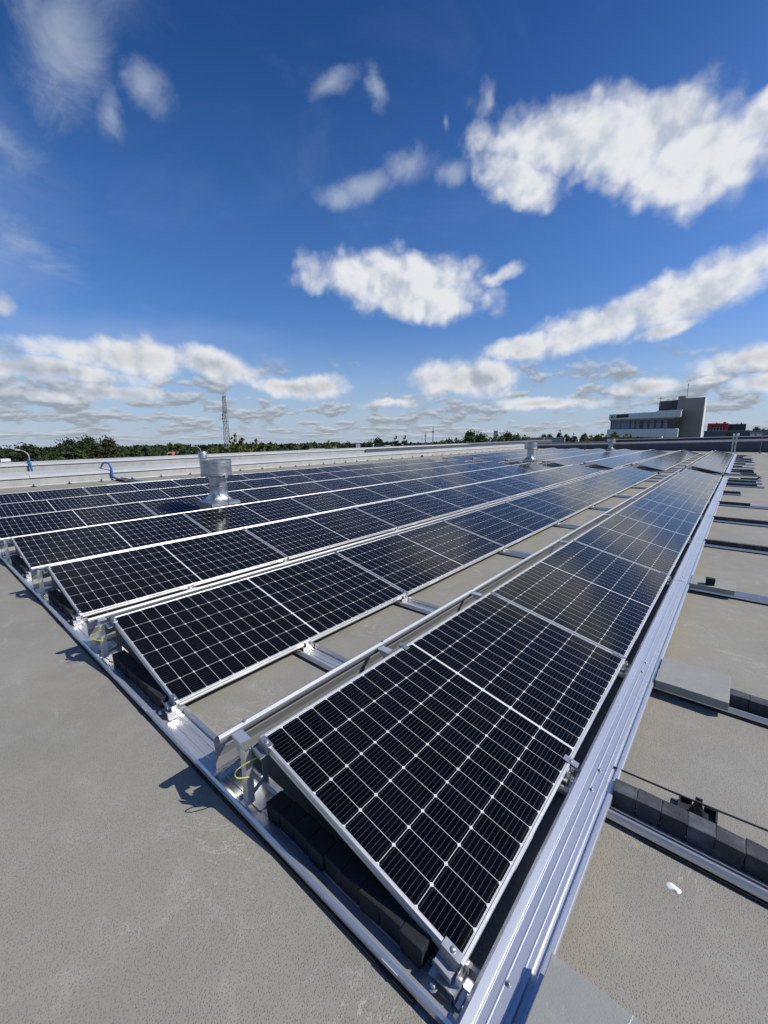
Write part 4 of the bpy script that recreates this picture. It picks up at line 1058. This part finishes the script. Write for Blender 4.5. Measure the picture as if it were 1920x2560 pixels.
CROWNS = {
 'round': make_tree_mesh(1, 5200, [(0, 0, 4.4, 2.3, .85), (-1.5, .3, 3.6, 1.5, .8), (1.5, -.4, 3.8, 1.6, .8), (.2, 1.2, 3.5, 1.5, .8), (-.4, -1.3, 3.7, 1.5, .8), (.6, .2, 5.6, 1.3, .8), (-.8, 0, 5.4, 1.1, .9)], .17),
 'tall': make_tree_mesh(2, 5200, [(0, 0, 4.0, 1.7, 1.1), (-.7, .3, 5.6, 1.2, 1.2), (.8, -.3, 5.2, 1.3, 1.1), (.1, 0, 7.0, .8, 1.3), (-1.3, 0, 3.4, 1.2, .9), (1.4, .2, 3.6, 1.2, .9)], .17),
 'bush': make_tree_mesh(3, 4600, [(0, 0, 2.2, 1.8, .7), (-1.8, .2, 1.9, 1.3, .8), (1.8, .1, 2.0, 1.4, .8), (.7, .3, 3.2, 1.0, 1.0), (-.9, 0, 3.0, .9, .9), (2.7, 0, 1.7, .9, .8), (-2.8, 0, 1.6, .9, .8)], .16),
 'sparse': make_tree_mesh(4, 4200, [(0, 0, 3.6, 1.7, .95), (-1.5, 0, 3.3, 1.3, .9), (1.5, .2, 3.5, 1.4, .9), (-.75, 0, 5.3, .62, 1.5), (.8, .1, 5.0, .70, 1.2), (1.7, 0, 4.6, .6, 1.1), (-1.7, .1, 4.3, .6, 1.1), (2.5, 0, 3.0, .9, .9), (-2.5, 0, 2.9, .9, .9)], .15)}
def make_trunk():
    bm = bmesh.new(); random.seed(9)
    tube(bm, [(0, 0, 0), (.05, .02, 1.2), (-.03, .05, 2.4), (.04, 0, 4.2)], [.22, .18, .14, .05], 8)
    for a in range(6):
        th = a * 1.05 + .3; z = 1.5 + a * .35
        tube(bm, [(0, 0, z), (.55 * math.cos(th), .55 * math.sin(th), z + .6), (1.15 * math.cos(th), 1.15 * math.sin(th), z + 1.3)], [.10, .06, .02], 6)
    me = bpy.data.meshes.new('trunk'); bm.to_mesh(me); bm.free(); me.materials.append(bark_m); return me
TRUNK = make_trunk()
def tree(kind, x, y, ztop, w, col, label, group=None, rot=0.):
    """ztop: height of the crown's top, w: crown half width"""
    top = {'round': 7.0, 'tall': 8.0, 'bush': 4.2, 'sparse': 6.4}[kind]; hwid = {'round': 3.1, 'tall': 2.6, 'bush': 3.5, 'sparse': 3.1}[kind]
    z0 = ground_z(x, y); sz = (ztop - z0) / top; sx = w / hwid
    t = empty('tree', (x, y, z0), (0, 0, rot)); tag(t, label, 'tree', group)
    zs = sz; 
    if kind == 'bush' or sz > 1.5 * sx:      # keep the crown's own proportions and let the trunk take up the height
        zs = min(sz, 1.35 * sx)
    c = bpy.data.objects.new('crown', CROWNS[kind]); COL.objects.link(c); c.parent = t; c.scale = (sx, sx, zs); c.location = (0, 0, (ztop - z0) - top * zs); c.color = (*col, 1)
    k = bpy.data.objects.new('trunk', TRUNK); COL.objects.link(k); k.parent = t; k.scale = (sx, sx, (ztop - z0) / 5.2)
    return t
DK = (.028, .045, .022); MD = (.040, .062, .022); OL = (.075, .095, .028); YG = (.135, .150, .040); BR = (.042, .046, .021); GN = (.055, .095, .030)
tree('round', -91.0, 13.6, .55, 5.0, DK, 'rounded dark tree at the left edge of the photo')
tree('round', -86.5, 9.0, .30, 4.0, DK, 'dark tree behind the left street lamp, partly cut by the frame')
tree('round', -97, 22.0, .1, 3.0, MD, 'small round tree right of the left street lamp')
tree('round', -88.3, 19.3, 1.35, 2.9, DK, 'left peak of the double topped dark tree')
tree('round', -86.3, 21.6, 1.72, 3.0, DK, 'right peak of the double topped dark tree')
tree('round', -85.0, 24.2, .65, 2.5, MD, 'small rounded tree right of the double topped tree')
tree('round', -71.5, 15.6, .1, 4.4, MD, 'olive green tree in front of the double topped dark tree')
tree('round', -78, 23, -.1, 3.6, MD, 'low mid green tree left of the reddish brown tree')
tree('round', -73.0, 17.4, .9, 2.3, DK, 'dark left part of the large brown green tree pair')
tree('round', -72.0, 20.3, 1.62, 3.3, BR, 'large reddish brown tree left of the long forest line')
tree('round', -74, 24.5, -.3, 3.2, MD, 'mid green bush right of the reddish brown tree')
tree('sparse', -45.5, 26.6, 1.95, 2.9, YG, 'loose yellow green tree right of the radio mast')
tree('sparse', -43.2, 28.0, 1.30, 2.8, OL, 'lower right half of the loose yellow green tree')
tree('round', -47.5, 25.6, .2, 2.0, OL, 'olive bush at the foot of the radio mast')
tree('bush', -62, 40, -.25, 3.4, YG, 'pale yellow green bush above the pale left roof wall')
tree('round', -70, 42, -.5, 3.2, MD, 'mid green tree behind the pale yellow bush')
tree('bush', -76, 52, -.3, 3.6, OL, 'olive bush in front of the forest, left of the rust red roof')
tree('sparse', -66.5, 61, .62, 3.4, YG, 'small loose yellow tree above the white sheds')
tree('bush', -68.5, 67, -.55, 3.0, OL, 'low olive bush right of the small yellow tree')
tree('round', -79.5, 90.5, .70, 4.3, DK, 'rounded dark tree in the middle of the horizon')
tree('tall', -75.0, 94.0, .80, 2.6, DK, 'dark tree with a pointed top right of the rounded one')
tree('tall', -72.8, 95.4, .85, 2.3, DK, 'second pointed dark tree of the middle pair')
tree('round', -93, 92, -.6, 3.4, DK, 'low dark tree left of the middle rounded tree')
for i, (x, y, zt, w, c) in enumerate([(-67, 91, -.9, 4, MD), (-61, 92, -.6, 3.6, MD), (-56, 90, -.1, 3.6, OL), (-51.5, 92, .05, 3.6, OL), (-47.5, 93, .0, 3.2, OL), (-58.5, 99, .1, 2.4, DK)]):
    tree('bush', x, y, zt, w, c, 'mid green bush %s in the hedge behind the left roof rod' % ordinal(i), 'hedge of bushes behind the left roof rod')
for i, (x, y, zt, w, c) in enumerate([(-43.5, 71, .75, 2.7, GN), (-39.5, 69.5, 1.0, 2.2, OL), (-36.2, 68.0, 2.35, 2.4, GN), (-34.0, 68.2, 1.75, 2.1, GN), (-31.8, 67.4, 1.55, 2.1, OL), (-29.2, 66.5, 2.00, 2.0, OL), (-27.3, 66.0, 1.55, 1.9, GN), (-25.2, 66.2, 1.45, 1.7, YG), (-23.0, 66.0, .75, 1.9, YG)]):
    tree('sparse' if i % 3 == 1 else 'round', x, y, zt, w * 1.2, c, 'bright green tree %s from the left in the clump below the pale sign tower' % ordinal(i), 'green trees below the pale sign tower', i * 1.1)
for i, (x, y, zt, w) in enumerate([(-46.2, 131, 1.35, 2.2), (-44.6, 132, 1.40, 1.9), (-42.5, 135, 2.35, 1.5), (-40.6, 136, 1.3, 1.4), (-38.7, 137, 1.35, 1.6), (-36.0, 138, 1.55, 1.7), (-33, 139, 1.0, 1.9), (-30, 139, 1.1, 1.9), (-52, 130, .7, 3)]):
    tree('tall' if i in (2, 4) else 'round', x, y, zt, w, DK, 'small dark far tree %s in the group left of the office' % ordinal(i), 'far dark trees left of the office', i * .9)
for i, (x, y, zt, w, c) in enumerate([(-19.5, 79.5, 1.15, 1.9, YG), (-17.4, 78.9, 1.45, 1.8, OL), (-15.2, 78.3, 1.75, 1.7, YG), (-13.2, 78.0, 1.35, 1.6, YG), (-11.6, 78.2, .9, 1.3, OL)]):
    tree('bush', x, y, zt, w, c, 'yellow green bush %s from the left below the office windows' % ordinal(i), 'yellow green bushes below the office windows', i * .8)
for i, (x, y, zt, w, c) in enumerate([(1.8, 292, 2.6, 3.2, MD), (5.6, 295, 4.4, 3.0, DK), (9.0, 296, 3.4, 3.6, DK), (12.8, 290, 4.7, 4.0, DK), (17.5, 292, 5.2, 4.0, DK)]):
    tree('round', x, y, zt, w, c, 'distant tree %s right of the slate building' % ordinal(i), 'distant trees at the right horizon', i * .7)

# the far woods: one uncountable mass, rising from the land to the horizon
random.seed(21); V = []; F = []
def wood(n, az0, az1, r0, r1, h0, h1, sz):
    for _ in range(n):
        az = R(random.uniform(az0, az1)); r = r0 * (r1 / r0) ** random.random(); cx, cy = 1.4 + r * math.sin(az), -.8 + r * math.cos(az)
        g = ground_z(cx, cy); H = random.uniform(h0, h1) * (.86 + .14 * math.sin(az * 40 + r * .01)); rad = random.uniform(.8, 1.3) * sz
        for _ in range(54):
            v = Vector((random.gauss(0, 1), random.gauss(0, 1), random.gauss(.2, .8))).normalized()
            p = Vector((cx, cy, g + H - rad * .8)) + Vector((v.x * rad, v.y * rad, v.z * rad * .8)); s = rad * random.uniform(.12, .26)
            nn = (v + Vector((random.gauss(0, .4), random.gauss(0, .4), .3))).normalized(); a = nn.orthogonal().normalized(); b = nn.cross(a); i = len(V)
            V.extend([p - a * s, p + b * s * .8, p + a * s, p - b * s * .8]); F.append((i, i + 1, i + 2, i + 3))
        # skirt of foliage down to the ground
        for _ in range(8):
            th = random.uniform(0, 6.28); p = Vector((cx + rad * .8 * math.cos(th), cy + rad * .8 * math.sin(th), g + random.uniform(.2, .75) * H)); s = rad * .5
            a = Vector((math.cos(th + 1.57), math.sin(th + 1.57), 0)); b = Vector((0, 0, 1)); i = len(V)
            V.extend([p - a * s, p + b * s, p + a * s, p - b * s]); F.append((i, i + 1, i + 2, i + 3))
wood(900, -95, -52, 95, 190, 4.5, 6.5, 3.2); wood(500, -95, -20, 190, 380, 5.5, 7.5, 4)
wood(1500, -100, 12, 380, 1200, 7.5, 10.5, 7)
wood(160, -58, -24, 110, 190, 4.2, 6.0, 3.0)
me = bpy.data.meshes.new('distant_woods'); me.from_pydata([tuple(v) for v in V], [], F); me.update()
def wood_build(k, b):
    p = world_coord(k); n = k.noise(p, .045, 4, .6); n2 = k.noise(p, .5, 3, .6)
    c = k.mix(k.ss(n, .4, .62), (.022, .038, .020, 1), (.050, .068, .026, 1)); c = k.mix(k.ss(n2, .5, .75, 0., .6), c, (.085, .095, .035, 1))
    k.l.new(c, b.inputs['Base Color'])
me.materials.append(mat('woods', rough=.9, build=wood_build, spec=.1))
wo = bpy.data.objects.new('distant_woods', me); COL.objects.link(wo); tag(wo, 'dark green woods stretching along the whole horizon', 'woods', kind='stuff')

# air between the roof and the far woods
def haze():
    bm = bmesh.new(); box(bm, -2700, 2700, -2700, 2700, -72, 60); m = bpy.data.materials.new('air'); m.use_nodes = True
    nt = m.node_tree; nt.nodes.remove(nt.nodes['Principled BSDF']); v = nt.nodes.new('ShaderNodeVolumePrincipled'); v.inputs['Density'].default_value = HAZE
    v.inputs['Color'].default_value = (.80, .88, 1.0, 1); nt.links.new(v.outputs[0], nt.nodes['Material Output'].inputs['Volume'])
    o = finish('haze', bm, m); tag(o, 'thin bluish air over the land', kind='stuff')
HAZE = 0.0
if HAZE: haze()
